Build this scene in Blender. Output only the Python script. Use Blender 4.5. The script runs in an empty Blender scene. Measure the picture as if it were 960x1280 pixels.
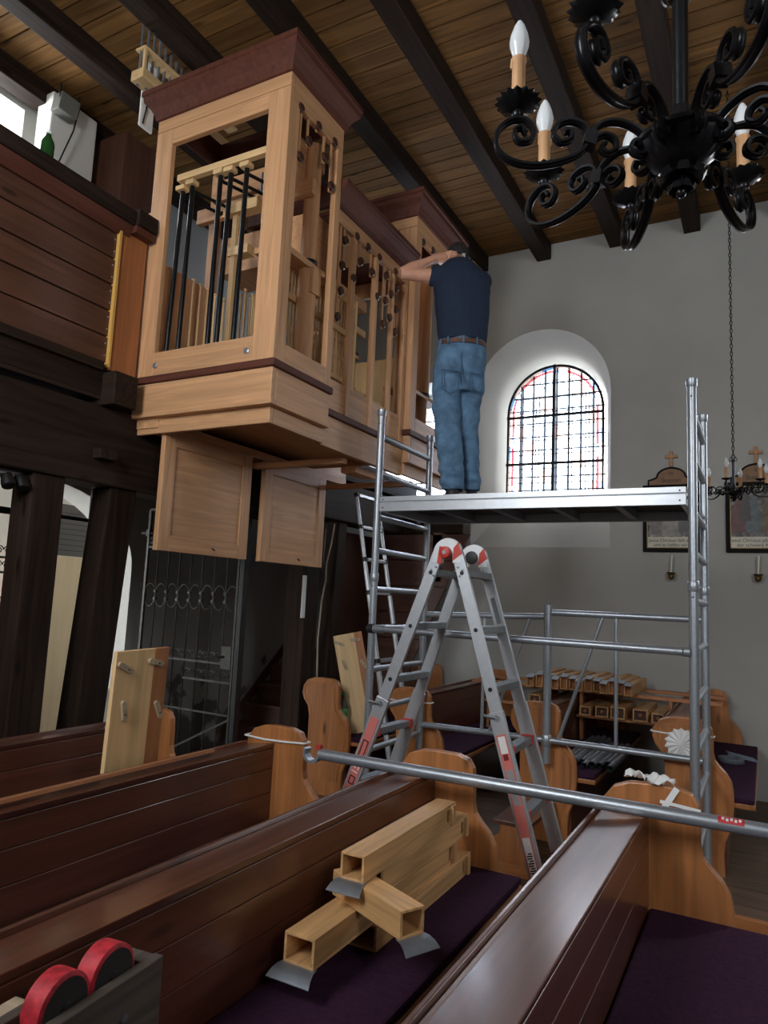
import bpy, bmesh, math, random
from mathutils import Vector as V, Matrix
random.seed(7)
sc = bpy.context.scene
COL = sc.collection
PI = math.pi
# ---------------------------------------------------------------- camera
F_PX, YAW, PIT, ROL, CH = 879.0, 0.4981, 0.12297, 0.04494, 1.55
CAM = V((0, 0, CH))
_f = V((-math.sin(YAW)*math.cos(PIT), math.cos(YAW)*math.cos(PIT), math.sin(PIT)))
_r = V((math.cos(YAW), math.sin(YAW), 0)); _u = _r.cross(_f)
CR = _r*math.cos(ROL) + _u*math.sin(ROL); CU = -_r*math.sin(ROL) + _u*math.cos(ROL); CF = _f
cd = bpy.data.cameras.new('camera'); cam = bpy.data.objects.new('camera', cd); COL.objects.link(cam)
cd.sensor_fit = 'VERTICAL'; cd.sensor_height = 24; cd.lens = 24*F_PX/1280; cd.clip_start = 0.02
M = Matrix.Identity(4)
for i in range(3): M[i][0], M[i][1], M[i][2], M[i][3] = CR[i], CU[i], -CF[i], CAM[i]
cam.matrix_world = M; sc.camera = cam
def at(x, y, X=None, Y=None, Z=None):
    d = CR*((x-480)/F_PX) - CU*((y-640)/F_PX) + CF
    t = (X-CAM.x)/d.x if X is not None else ((Y-CAM.y)/d.y if Y is not None else (Z-CAM.z)/d.z)
    return CAM + d*t
# ---------------------------------------------------------------- sky, daylight, exposure
YW, YB, XG, XR, ZC = 7.0, -.45, -5.0, 6.2, 5.37
w = bpy.data.worlds.new('overcast_sky'); sc.world = w; w.use_nodes = True
bg = w.node_tree.nodes['Background']; bg.inputs[0].default_value = (0.93, 0.965, 1.0, 1); bg.inputs[1].default_value = 13.0
vs = sc.view_settings; vs.view_transform = 'Standard'; vs.look = 'None'; vs.gamma = 1.0; vs.use_curve_mapping = False
vs.exposure = 0.5
sc.cycles.use_denoising = True
sc.cycles.max_bounces = 8; sc.cycles.transparent_max_bounces = 24
def portal(name, loc, rot, sx, sy):
    l = bpy.data.lights.new(name, 'AREA'); l.shape = 'RECTANGLE'; l.size = sx; l.size_y = sy; l.cycles.is_portal = True
    o = bpy.data.objects.new(name, l); COL.objects.link(o); o.location = loc; o.rotation_euler = rot
# (x centre, half width, sill height, springing height) of the arched windows
WIN_FAR = [(-1.945, 0.52, 2.68, 3.62), (2.4, 0.52, 2.68, 3.62)]
WIN_BACK = [(-1.945, 0.52, 2.5, 3.75), (2.4, 0.52, 2.5, 3.75)]
for (x, hw, z0, z1) in WIN_FAR: portal('window_far_daylight' if x < 0 else 'window_far_offscreen', (x, YW+.5, (z0+z1+hw)/2), (-PI/2, 0, 0), 2*hw, z1+hw-z0)
for (x, hw, z0, z1) in WIN_BACK: portal('window_near_wall_offscreen', (x, YB-.5, (z0+z1+hw)/2), (PI/2, 0, 0), 2*hw, z1+hw-z0)
portal('window_gallery_daylight', (-3.6, YW+.45, 3.3), (-PI/2, 0, 0), .95, 1.4)
portal('window_gallery_wall_offscreen', (XG-.4, 2.65, 4.85), (0, -PI/2, 0), .8, .7)
PWY0, PWY1 = at(8, 715, X=-7.0).y, at(48, 715, X=-7.0).y; PWZ0, PWZ1 = at(28, 765, X=-7.0).z, at(28, 662, X=-7.0).z
portal('window_porch_daylight', (-7.1, (PWY0+PWY1)/2, (PWZ0+PWZ1)/2), (0, -PI/2, 0), PWZ1-PWZ0, PWY1-PWY0)
portal('porch_doorway_offscreen', (-6.15, 1.45, 1.3), (PI/2, 0, 0), 1.5, 2.5)
# ---------------------------------------------------------------- materials
MATS = {}
def lin(c): return tuple(((v/12.92) if v <= .04045 else ((v+.055)/1.055)**2.4) for v in (c[0]/255, c[1]/255, c[2]/255))
def new_mat(name):
    m = bpy.data.materials.new(name); m.use_nodes = True
    return m, m.node_tree.nodes, m.node_tree.links, m.node_tree.nodes['Principled BSDF']
def _vary(n, l, colsock, amt):
    oi = n.new('ShaderNodeObjectInfo'); mr = n.new('ShaderNodeMapRange'); mr.inputs[3].default_value = 1-amt; mr.inputs[4].default_value = 1+amt
    l.new(oi.outputs['Random'], mr.inputs[0])
    hs = n.new('ShaderNodeHueSaturation'); l.new(mr.outputs[0], hs.inputs['Value']); l.new(colsock, hs.inputs['Color'])
    return hs.outputs[0]
def wood(name, rgb, axis=1, rough=.45, contrast=.35, scale=1.0, vary=.12, coat=0.0, knots=True, spec=.5):
    key = (name, axis)
    if key in MATS: return MATS[key]
    m, n, l, b = new_mat(name + '_' + 'xyz'[axis])
    c = lin(rgb)
    tc = n.new('ShaderNodeTexCoord'); mp = n.new('ShaderNodeMapping'); l.new(tc.outputs['Object'], mp.inputs[0])
    s = [26*scale]*3; s[axis] = 1.3*scale; mp.inputs['Scale'].default_value = s
    oi = n.new('ShaderNodeObjectInfo'); ml = n.new('ShaderNodeMath'); ml.operation = 'MULTIPLY'; ml.inputs[1].default_value = 37
    l.new(oi.outputs['Random'], ml.inputs[0]); cb = n.new('ShaderNodeCombineXYZ')
    for k in range(3): l.new(ml.outputs[0], cb.inputs[k])
    l.new(cb.outputs[0], mp.inputs['Location'])
    nz = n.new('ShaderNodeTexNoise'); nz.inputs['Scale'].default_value = 1.0; nz.inputs['Detail'].default_value = 5; nz.inputs['Distortion'].default_value = .9
    l.new(mp.outputs[0], nz.inputs['Vector'])
    cr = n.new('ShaderNodeValToRGB'); l.new(nz.outputs['Fac'], cr.inputs[0])
    e = cr.color_ramp.elements
    e[0].position = .3; e[1].position = .72
    e[0].color = tuple(v*(1-contrast) for v in c)+(1,); e[1].color = tuple(min(1, v*(1+contrast*.8)) for v in c)+(1,)
    out = cr.outputs[0]
    if knots:
        mp2 = n.new('ShaderNodeMapping'); l.new(tc.outputs['Object'], mp2.inputs[0]); s2 = [7*scale]*3; s2[axis] = 2.2*scale; mp2.inputs['Scale'].default_value = s2
        l.new(cb.outputs[0], mp2.inputs['Location'])
        vo = n.new('ShaderNodeTexVoronoi'); vo.inputs['Scale'].default_value = 1; l.new(mp2.outputs[0], vo.inputs['Vector'])
        mr = n.new('ShaderNodeMapRange'); mr.inputs[1].default_value = .06; mr.inputs[2].default_value = .14; l.new(vo.outputs['Distance'], mr.inputs[0])
        mx = n.new('ShaderNodeMix'); mx.data_type = 'RGBA'; l.new(mr.outputs[0], mx.inputs['Factor'])
        mx.inputs['A'].default_value = tuple(v*.35 for v in c)+(1,); l.new(out, mx.inputs['B']); out = mx.outputs['Result']
    out = _vary(n, l, out, vary)
    l.new(out, b.inputs['Base Color']); b.inputs['Roughness'].default_value = rough
    b.inputs['Specular IOR Level'].default_value = spec
    if coat: b.inputs['Coat Weight'].default_value = coat; b.inputs['Coat Roughness'].default_value = .2
    bp = n.new('ShaderNodeBump'); bp.inputs['Strength'].default_value = .12; bp.inputs['Distance'].default_value = .002
    l.new(nz.outputs['Fac'], bp.inputs['Height']); l.new(bp.outputs[0], b.inputs['Normal'])
    MATS[key] = m; return m
def plain(name, rgb, rough=.5, metal=0.0, noise=0.0, nscale=8.0, bump=0.0, vary=0.0, coat=0.0, spec=None):
    if name in MATS: return MATS[name]
    m, n, l, b = new_mat(name); c = lin(rgb)
    b.inputs['Base Color'].default_value = c+(1,); b.inputs['Roughness'].default_value = rough; b.inputs['Metallic'].default_value = metal
    if spec is not None: b.inputs['Specular IOR Level'].default_value = spec
    if coat: b.inputs['Coat Weight'].default_value = coat
    if noise or bump:
        tc = n.new('ShaderNodeTexCoord'); nz = n.new('ShaderNodeTexNoise'); nz.inputs['Scale'].default_value = nscale; nz.inputs['Detail'].default_value = 6
        l.new(tc.outputs['Object'], nz.inputs['Vector'])
        cr = n.new('ShaderNodeValToRGB'); l.new(nz.outputs['Fac'], cr.inputs[0]); e = cr.color_ramp.elements
        e[0].position = .3; e[1].position = .7
        e[0].color = tuple(v*(1-noise) for v in c)+(1,); e[1].color = tuple(min(1, v*(1+noise)) for v in c)+(1,)
        out = cr.outputs[0]
        if vary: out = _vary(n, l, out, vary)
        l.new(out, b.inputs['Base Color'])
        if bump:
            bp = n.new('ShaderNodeBump'); bp.inputs['Strength'].default_value = bump; bp.inputs['Distance'].default_value = .003
            l.new(nz.outputs['Fac'], bp.inputs['Height']); l.new(bp.outputs[0], b.inputs['Normal'])
    MATS[name] = m; return m
def glass_mat(name, rgb, alpha=.25, rough=.1):
    if name in MATS: return MATS[name]
    m, n, l, b = new_mat(name)
    b.inputs['Base Color'].default_value = lin(rgb)+(1,); b.inputs['Roughness'].default_value = rough
    tr = n.new('ShaderNodeBsdfTransparent'); tr.inputs[0].default_value = lin(rgb)+(1,)
    mx = n.new('ShaderNodeMixShader'); mx.inputs[0].default_value = alpha
    l.new(tr.outputs[0], mx.inputs[1]); l.new(b.outputs[0], mx.inputs[2])
    l.new(mx.outputs[0], n['Material Output'].inputs[0]); MATS[name] = m; return m
def plaster(name, rgb, stain=None):
    m, n, l, b = new_mat(name); c = lin(rgb)
    tc = n.new('ShaderNodeTexCoord')
    a = n.new('ShaderNodeTexNoise'); a.inputs['Scale'].default_value = .9; a.inputs['Detail'].default_value = 8; l.new(tc.outputs['Object'], a.inputs['Vector'])
    cr = n.new('ShaderNodeValToRGB'); e = cr.color_ramp.elements; e[0].position = .3; e[1].position = .7
    e[0].color = tuple(v*.86 for v in c)+(1,); e[1].color = tuple(min(1, v*1.06) for v in c)+(1,); l.new(a.outputs['Fac'], cr.inputs[0])
    out = cr.outputs[0]
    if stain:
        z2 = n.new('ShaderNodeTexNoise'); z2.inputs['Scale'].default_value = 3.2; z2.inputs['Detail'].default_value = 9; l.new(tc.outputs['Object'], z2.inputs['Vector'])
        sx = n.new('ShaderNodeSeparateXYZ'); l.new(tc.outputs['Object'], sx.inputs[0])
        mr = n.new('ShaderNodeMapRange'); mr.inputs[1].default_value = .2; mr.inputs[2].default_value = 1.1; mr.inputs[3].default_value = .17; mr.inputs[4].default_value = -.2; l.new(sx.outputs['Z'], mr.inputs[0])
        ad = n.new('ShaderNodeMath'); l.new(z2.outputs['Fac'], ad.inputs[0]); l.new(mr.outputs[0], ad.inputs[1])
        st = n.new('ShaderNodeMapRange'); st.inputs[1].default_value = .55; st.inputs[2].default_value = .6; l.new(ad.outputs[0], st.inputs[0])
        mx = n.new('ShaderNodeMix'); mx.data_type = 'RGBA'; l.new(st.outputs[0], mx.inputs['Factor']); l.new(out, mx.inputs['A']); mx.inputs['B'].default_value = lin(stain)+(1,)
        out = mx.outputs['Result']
    l.new(out, b.inputs['Base Color']); b.inputs['Roughness'].default_value = .9; b.inputs['Specular IOR Level'].default_value = .15
    f = n.new('ShaderNodeTexNoise'); f.inputs['Scale'].default_value = 26; f.inputs['Detail'].default_value = 5; l.new(tc.outputs['Object'], f.inputs['Vector'])
    bp = n.new('ShaderNodeBump'); bp.inputs['Strength'].default_value = .18; bp.inputs['Distance'].default_value = .004; l.new(f.outputs['Fac'], bp.inputs['Height']); l.new(bp.outputs[0], b.inputs['Normal'])
    return m
OAK = lambda a: wood('light_oak', (204, 155, 112), a, .5, .2, 1.2, .05, knots=False)
OAKD = OAK
CORN = lambda a: wood('mahogany_moulding', (92, 52, 40), a, .6, .25, 1.2, .05, knots=False, spec=.25)
PARA = lambda a: wood('stained_parapet_wood', (86, 54, 40), a, .5, .35, 1.0, .12)
DARK = lambda a: wood('dark_old_timber', (46, 34, 27), a, .7, .5, 1.0, .12, spec=.15)
CEIL = lambda a: wood('ceiling_board_wood', (120, 86, 48), a, .7, .45, .8, .22, spec=.15)
PEWR = lambda a: wood('red_brown_pew_wood', (100, 57, 40), a, .36, .32, .9, .07, .8)
PEWE = lambda a: wood('orange_pine', (176, 114, 66), a, .4, .3, .9, .08, .2)
PINE = lambda a: wood('pale_pine', (226, 190, 138), a, .5, .16, 1.0, .07, knots=False)
PINE2 = lambda a: wood('brown_pine_stripe', (178, 118, 76), a, .5, .2, 1.0, .05, knots=False)
PIPEW = lambda a: wood('pipe_wood', (206, 160, 108), a, .5, .3, 1.2, .1, knots=False)
STAIRW = lambda a: wood('stair_wood', (84, 52, 40), a, .5, .3, 1.0, .08)
IRON = plain('black_wrought_iron', (38, 38, 41), .3, .65, .25, 30, .15)
GATEI = plain('gate_iron', (52, 50, 48), .42, .5, .3, 30, .1)
GALV = plain('galvanised_steel', (164, 170, 177), .38, .65, .08, 60, .04)
ALU = plain('aluminium', (196, 200, 205), .38, .6, .05, 30, .04)
ALUD = plain('dull_aluminium', (140, 144, 148), .5, .7, .12, 25, .05)
ZINC = plain('zinc_sheet', (150, 156, 164), .4, .75, .15, 12, .05)
BLACK = plain('black_plastic', (20, 20, 21), .45)
BLACKP = plain('black_satin_tube', (20, 22, 25), .28, .2)
RED = plain('red_plastic', (196, 62, 50), .45, 0, .08, 20)
WHITE = plain('white_paper', (232, 232, 230), .7)
PURP = plain('purple_felt', (58, 34, 54), .95, 0, .18, 60, .2, spec=.1)
WALLM = plaster('grey_plaster', (172, 171, 166))
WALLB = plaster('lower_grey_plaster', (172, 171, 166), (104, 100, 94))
WHITEW = plaster('white_plaster', (224, 222, 214))
# ---------------------------------------------------------------- geometry helpers
class G:
    def __init__(s): s.v = []; s.f = []; s.m = []
    def add(s, vs, fs, mi=0):
        k = len(s.v); s.v += [V(p) for p in vs]; s.f += [tuple(i+k for i in f) for f in fs]; s.m += [mi]*len(fs); return s
    def hexa(s, p, mi=0):
        return s.add(p, [(0,3,2,1), (4,5,6,7), (0,1,5,4), (1,2,6,5), (2,3,7,6), (3,0,4,7)], mi)
    def box(s, x0, x1, y0, y1, z0, z1, mi=0):
        if x0 > x1: x0, x1 = x1, x0
        if y0 > y1: y0, y1 = y1, y0
        if z0 > z1: z0, z1 = z1, z0
        return s.hexa([(x0,y0,z0),(x1,y0,z0),(x1,y1,z0),(x0,y1,z0),(x0,y0,z1),(x1,y0,z1),(x1,y1,z1),(x0,y1,z1)], mi)
    def ob(s, c, a, b, d, mi=0):   # oriented box: centre and three half vectors
        c, a, b, d = V(c), V(a), V(b), V(d)
        if a.cross(b).dot(d) < 0: a, b = b, a
        return s.hexa([c-a-b-d, c+a-b-d, c+a+b-d, c-a+b-d, c-a-b+d, c+a-b+d, c+a+b+d, c-a+b+d], mi)
    def bar(s, p, q, w, h, up=(0,0,1), mi=0):  # rectangular bar from p to q
        p, q = V(p), V(q); d = q-p; up = V(up); sd = d.cross(up)
        if sd.length < 1e-6: sd = d.cross(V((1,0,0)))
        sd.normalize(); u2 = sd.cross(d).normalized()
        return s.ob((p+q)/2, d/2, sd*(w/2), u2*(h/2), mi)
    def tube(s, p, q, r, n=12, r2=None, mi=0, caps=True):
        p, q = V(p), V(q); d = (q-p).normalized(); a = d.orthogonal().normalized(); b = d.cross(a); r2 = r if r2 is None else r2
        vs = [p+(a*math.cos(t)+b*math.sin(t))*r for t in (2*PI*i/n for i in range(n))] + [q+(a*math.cos(t)+b*math.sin(t))*r2 for t in (2*PI*i/n for i in range(n))]
        fs = [(i, (i+1)%n, n+(i+1)%n, n+i) for i in range(n)]
        if caps: fs += [tuple(range(n-1, -1, -1)), tuple(range(n, 2*n))]
        return s.add(vs, fs, mi)
    def sweep(s, pts, prof, ref=None, closed=False, mi=0, scl=None):  # sweep a 2-D profile along points
        pts = [V(p) for p in pts]; n = len(prof); N = len(pts); vs = []; fs = []; a = None
        for i, p in enumerate(pts):
            d = (pts[(i+1) % N] if (closed or i < N-1) else p) - (pts[i-1] if (closed or i > 0) else p)
            d.normalize()
            if ref is not None: a = V(ref)-d*V(ref).dot(d)
            elif a is None: a = d.orthogonal()
            else: a = a-d*a.dot(d)
            a.normalize(); b = d.cross(a); k = scl[i] if scl else 1
            vs += [p+(a*x+b*y)*k for x, y in prof]
        for i in range(N if closed else N-1):
            j = (i+1) % N
            fs += [(i*n+k, i*n+(k+1)%n, j*n+(k+1)%n, j*n+k) for k in range(n)]
        if not closed: fs += [tuple(range(n-1, -1, -1)), tuple(range((N-1)*n, N*n))]
        return s.add(vs, fs, mi)
    def path(s, pts, r, n=8, closed=False, mi=0, scl=None):
        return s.sweep(pts, [(r*math.cos(2*PI*i/n), r*math.sin(2*PI*i/n)) for i in range(n)], None, closed, mi, scl)
    def prism(s, poly, ax, a, b, mi=0):  # polygon extruded along axis ax (0,1,2)
        def mk(u, v, t): return ((t,u,v), (u,t,v), (u,v,t))[ax]
        n = len(poly); vs = [mk(u, v, a) for u, v in poly]+[mk(u, v, b) for u, v in poly]
        return s.add(vs, [tuple(range(n)), tuple(range(2*n-1, n-1, -1))]+[(i, n+i, n+(i+1)%n, (i+1)%n) for i in range(n)], mi)
    def lathe(s, prof, c=(0,0,0), n=16, ax=(0,0,1), mi=0):
        c = V(c); ax = V(ax).normalized(); a = ax.orthogonal().normalized(); b = ax.cross(a); vs = []; fs = []
        for r, z in prof: vs += [c+ax*z+(a*math.cos(2*PI*i/n)+b*math.sin(2*PI*i/n))*max(r, 1e-4) for i in range(n)]
        for j in range(len(prof)-1): fs += [(j*n+i, j*n+(i+1)%n, (j+1)*n+(i+1)%n, (j+1)*n+i) for i in range(n)]
        fs += [tuple(range(n-1, -1, -1)), tuple(range((len(prof)-1)*n, len(prof)*n))]
        return s.add(vs, fs, mi)
    def ell(s, c, rx, ry, rz, n=14, k=9, mi=0):
        c = V(c); vs = []; fs = []
        for j in range(k+1):
            t = PI*j/k; rr = max(math.sin(t), 1e-3)
            vs += [c+V((rx*rr*math.cos(2*PI*i/n), ry*rr*math.sin(2*PI*i/n), -rz*math.cos(t))) for i in range(n)]
        for j in range(k): fs += [(j*n+i, j*n+(i+1)%n, (j+1)*n+(i+1)%n, (j+1)*n+i) for i in range(n)]
        fs += [tuple(range(n-1, -1, -1)), tuple(range(k*n, (k+1)*n))]
        return s.add(vs, fs, mi)
    def mesh(s, name, mats, off=V((0,0,0)), smooth=None):
        me = bpy.data.meshes.new(name); me.from_pydata([tuple(p-off) for p in s.v], [], s.f)
        for m in (mats if isinstance(mats, (list, tuple)) else [mats]): me.materials.append(m)
        me.polygons.foreach_set('material_index', s.m)
        bm = bmesh.new(); bm.from_mesh(me); bmesh.ops.recalc_face_normals(bm, faces=bm.faces); bm.to_mesh(me); bm.free()
        if smooth:
            me.polygons.foreach_set('use_smooth', [True]*len(me.polygons)); me.set_sharp_from_angle(angle=math.radians(smooth))
        me.update(); return me
    def obj(s, name, mats, parent=None, smooth=None, bevel=0, local=False, origin=None):
        off = V((0,0,0))
        if parent is not None and not local: off = woff(parent)
        me = s.mesh(name, mats, off + (V(origin) if origin else V((0,0,0))), smooth)
        o = bpy.data.objects.new(name, me); COL.objects.link(o)
        if origin: o.location = V(origin)
        if parent is not None: o.parent = parent
        if bevel:
            b = o.modifiers.new('bevel', 'BEVEL'); b.width = bevel; b.segments = 2; b.limit_method = 'ANGLE'
        return o
def woff(o):
    t = V((0,0,0))
    while o is not None: t += o.location; o = o.parent
    return t
def tag(o, label, cat, group=None):
    o['label'] = label; o['category'] = cat
    if group: o['group'] = group
    return o
def thing(name, loc, label, cat, group=None, rot=(0,0,0)):
    o = bpy.data.objects.new(name, None); COL.objects.link(o); o.location = loc; o.rotation_euler = rot; o.empty_display_size = .1
    return tag(o, label, cat, group)
def struct(o): o['kind'] = 'structure'; return o
def copy_obj(o, parent=None, loc=None):
    c = o.copy(); COL.objects.link(c); c.parent = parent
    if loc is not None: c.location = loc
    return c
def copy_tree(o, parent=None):
    kids = list(o.children); c = copy_obj(o, parent)
    for k in kids: copy_tree(k, c)
    return c
def clip(poly, conv):   # clip a polygon by a convex counter-clockwise one
    out = poly
    for i in range(len(conv)):
        a, b = conv[i], conv[(i+1) % len(conv)]; inp = out; out = []
        if not inp: return []
        sd = lambda p: (b[0]-a[0])*(p[1]-a[1])-(b[1]-a[1])*(p[0]-a[0])
        for j in range(len(inp)):
            p, q = inp[j-1], inp[j]; sp, sq = sd(p), sd(q)
            if (sp >= 0) != (sq >= 0):
                t = sp/(sp-sq); out.append((p[0]+(q[0]-p[0])*t, p[1]+(q[1]-p[1])*t))
            if sq >= 0: out.append(q)
    return out
def arch(cx, hw, z0, z1, n=24, rise=None):
    r = hw if rise is None else rise
    return [(cx-hw, z0), (cx+hw, z0)] + [(cx+hw*math.cos(PI*i/n), z1+r*math.sin(PI*i/n)) for i in range(n+1)]
def text_obj(name, txt, size, mat, parent, loc, rot, extrude=.0006, align='CENTER'):
    cu = bpy.data.curves.new(name, 'FONT'); cu.body = txt; cu.size = size; cu.extrude = extrude; cu.align_x = align; cu.align_y = 'CENTER'
    t = bpy.data.objects.new(name, cu); COL.objects.link(t)
    dg = bpy.context.evaluated_depsgraph_get(); me = bpy.data.meshes.new_from_object(t.evaluated_get(dg))
    bpy.data.objects.remove(t); me.name = name; me.materials.clear(); me.materials.append(mat)
    o = bpy.data.objects.new(name, me); COL.objects.link(o); o.parent = parent; o.location = loc; o.rotation_euler = rot
    return o
# ================================================================ the room
def wall_xz(name, x0, x1, z0, z1, y0, y1, holes, mat):
    """wall slab between y0 (room face) and y1 with arched splayed holes: (outer arch poly, inner arch poly)"""
    bm = bmesh.new()
    def ring(poly, y): return [bm.verts.new((p[0], y, p[1])) for p in poly]
    def face_with_holes(y, outer, hs):
        edges = []
        allv = []
        for poly in [outer]+hs:
            vs = ring(poly, y); allv.append(vs)
            for i in range(len(vs)): edges.append(bm.edges.new((vs[i], vs[(i+1) % len(vs)])))
        bmesh.ops.triangle_fill(bm, use_beauty=True, edges=edges)
        return allv
    outer = [(x0, z0), (x1, z0), (x1, z1), (x0, z1)]
    A = face_with_holes(y0, outer, [h[0] for h in holes]); B = face_with_holes(y1, outer, [h[1] for h in holes])
    for a, b in zip(A, B):
        n = len(a)
        for i in range(n): bm.faces.new((a[i], a[(i+1) % n], b[(i+1) % n], b[i]))
    bmesh.ops.recalc_face_normals(bm, faces=bm.faces)
    me = bpy.data.meshes.new(name); bm.to_mesh(me); bm.free(); me.materials.append(mat)
    me.polygons.foreach_set('use_smooth', [True]*len(me.polygons)); me.set_sharp_from_angle(angle=math.radians(30))
    o = bpy.data.objects.new(name, me); COL.objects.link(o); return struct(o)
def rect(x0, x1, z0, z1): return [(x0, z0), (x1, z0), (x1, z1), (x0, z1)]
DW = .42
holes = []
for (x, hw, z0, z1) in WIN_FAR:
    holes.append((arch(x-.08, hw+.20, 2.14, 3.72), arch(x, hw, z0, z1)))
holes.append((rect(-4.2, -3.0, 2.6, 4.0), rect(-4.05, -3.12, 2.62, 3.95)))
wall_xz('wall_far', XG-.3, XR+.3, -.1, ZC+.2, YW, YW+DW, holes, WALLM)
wall_xz('wall_back', XG-.3, XR+.3, -.1, ZC+.2, YB, YB-DW, [(arch(x, hw+.2, z0-.35, z1+.08), arch(x, hw, z0, z1)) for (x, hw, z0, z1) in WIN_BACK], WALLM)
struct(G().box(XR, XR+.3, YB, YW, -.1, ZC+.2).obj('wall_right', WALLM))
# left wall under and behind the gallery: an arched doorway and a square window in it
def wall_yz(name, x0, x1, y0, y1, z0, z1, holes, mat):
    o = wall_xz(name, y0, y1, z0, z1, 0, x1-x0, holes, mat)
    o.data.transform(Matrix(((0,1,0,x0),(1,0,0,0),(0,0,1,0),(0,0,0,1))).to_4x4()); o.data.flip_normals(); return o
ALC = arch(3.52, .98, 0.0, 1.72, rise=.66)
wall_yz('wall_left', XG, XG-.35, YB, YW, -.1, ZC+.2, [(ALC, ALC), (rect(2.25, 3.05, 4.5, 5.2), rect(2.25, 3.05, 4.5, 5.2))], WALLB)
# floor: boards in the aisle, stone beneath everything
struct(G().box(XG-2.2, XR+.3, YB-.4, YW+.4, -.12, -.02).obj('floor', plain('dark_floor', (70, 62, 56), .6, 0, .2, 5, .1)))
fl = bpy.data.objects['floor']
FLB = lambda a: wood('floor_board_wood', (98, 78, 62), a, .5, .35, .8, .15)
y = 2.98; bm_ = None
for k in range(9):
    p = G().box(XG, XR, y, y+.128, -.02, 0).obj('floor_board', FLB(0), fl); y += .132
# plank podium of the far pews
G().box(-1.9, 3.2, 4.15, 4.2, -.02, .05).obj('floor_sill', PEWE(0), fl)
for k in range(20):
    G().box(-3.3, 3.2, 4.2+k*.14, 4.2+k*.14+.135, -.02, .0).obj('floor_board', FLB(0), fl)
# ceiling boards and beams
ceil_ = struct(G().box(XG-.3, XR+.3, YB-.3, YW+.3, ZC+.06, ZC+.2).obj('ceiling', plain('ceiling_dark', (96, 100, 94), .8)))
y = YB-.02; k = 0
CB = G().box(XG-.02, XR, 0, .139, 0, .03).mesh('ceiling_board', CEIL(0))
while y < YW:
    o = bpy.data.objects.new('ceiling_board', CB); COL.objects.link(o); o.parent = ceil_; o.location = (0, y, ZC+random.uniform(0, .006)); y += .1495
for i, x in enumerate((-4.85, -4.15, -3.43, -2.70, -2.0, -1.25, -.55, .2, .95, 1.7, 2.45, 3.2, 3.95, 4.7)):
    o = G().box(x-.075, x+.075, YB, YW-.002, ZC-.17, ZC-.001).obj('ceiling_beam', DARK(1), ceil_, bevel=.008)
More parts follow.
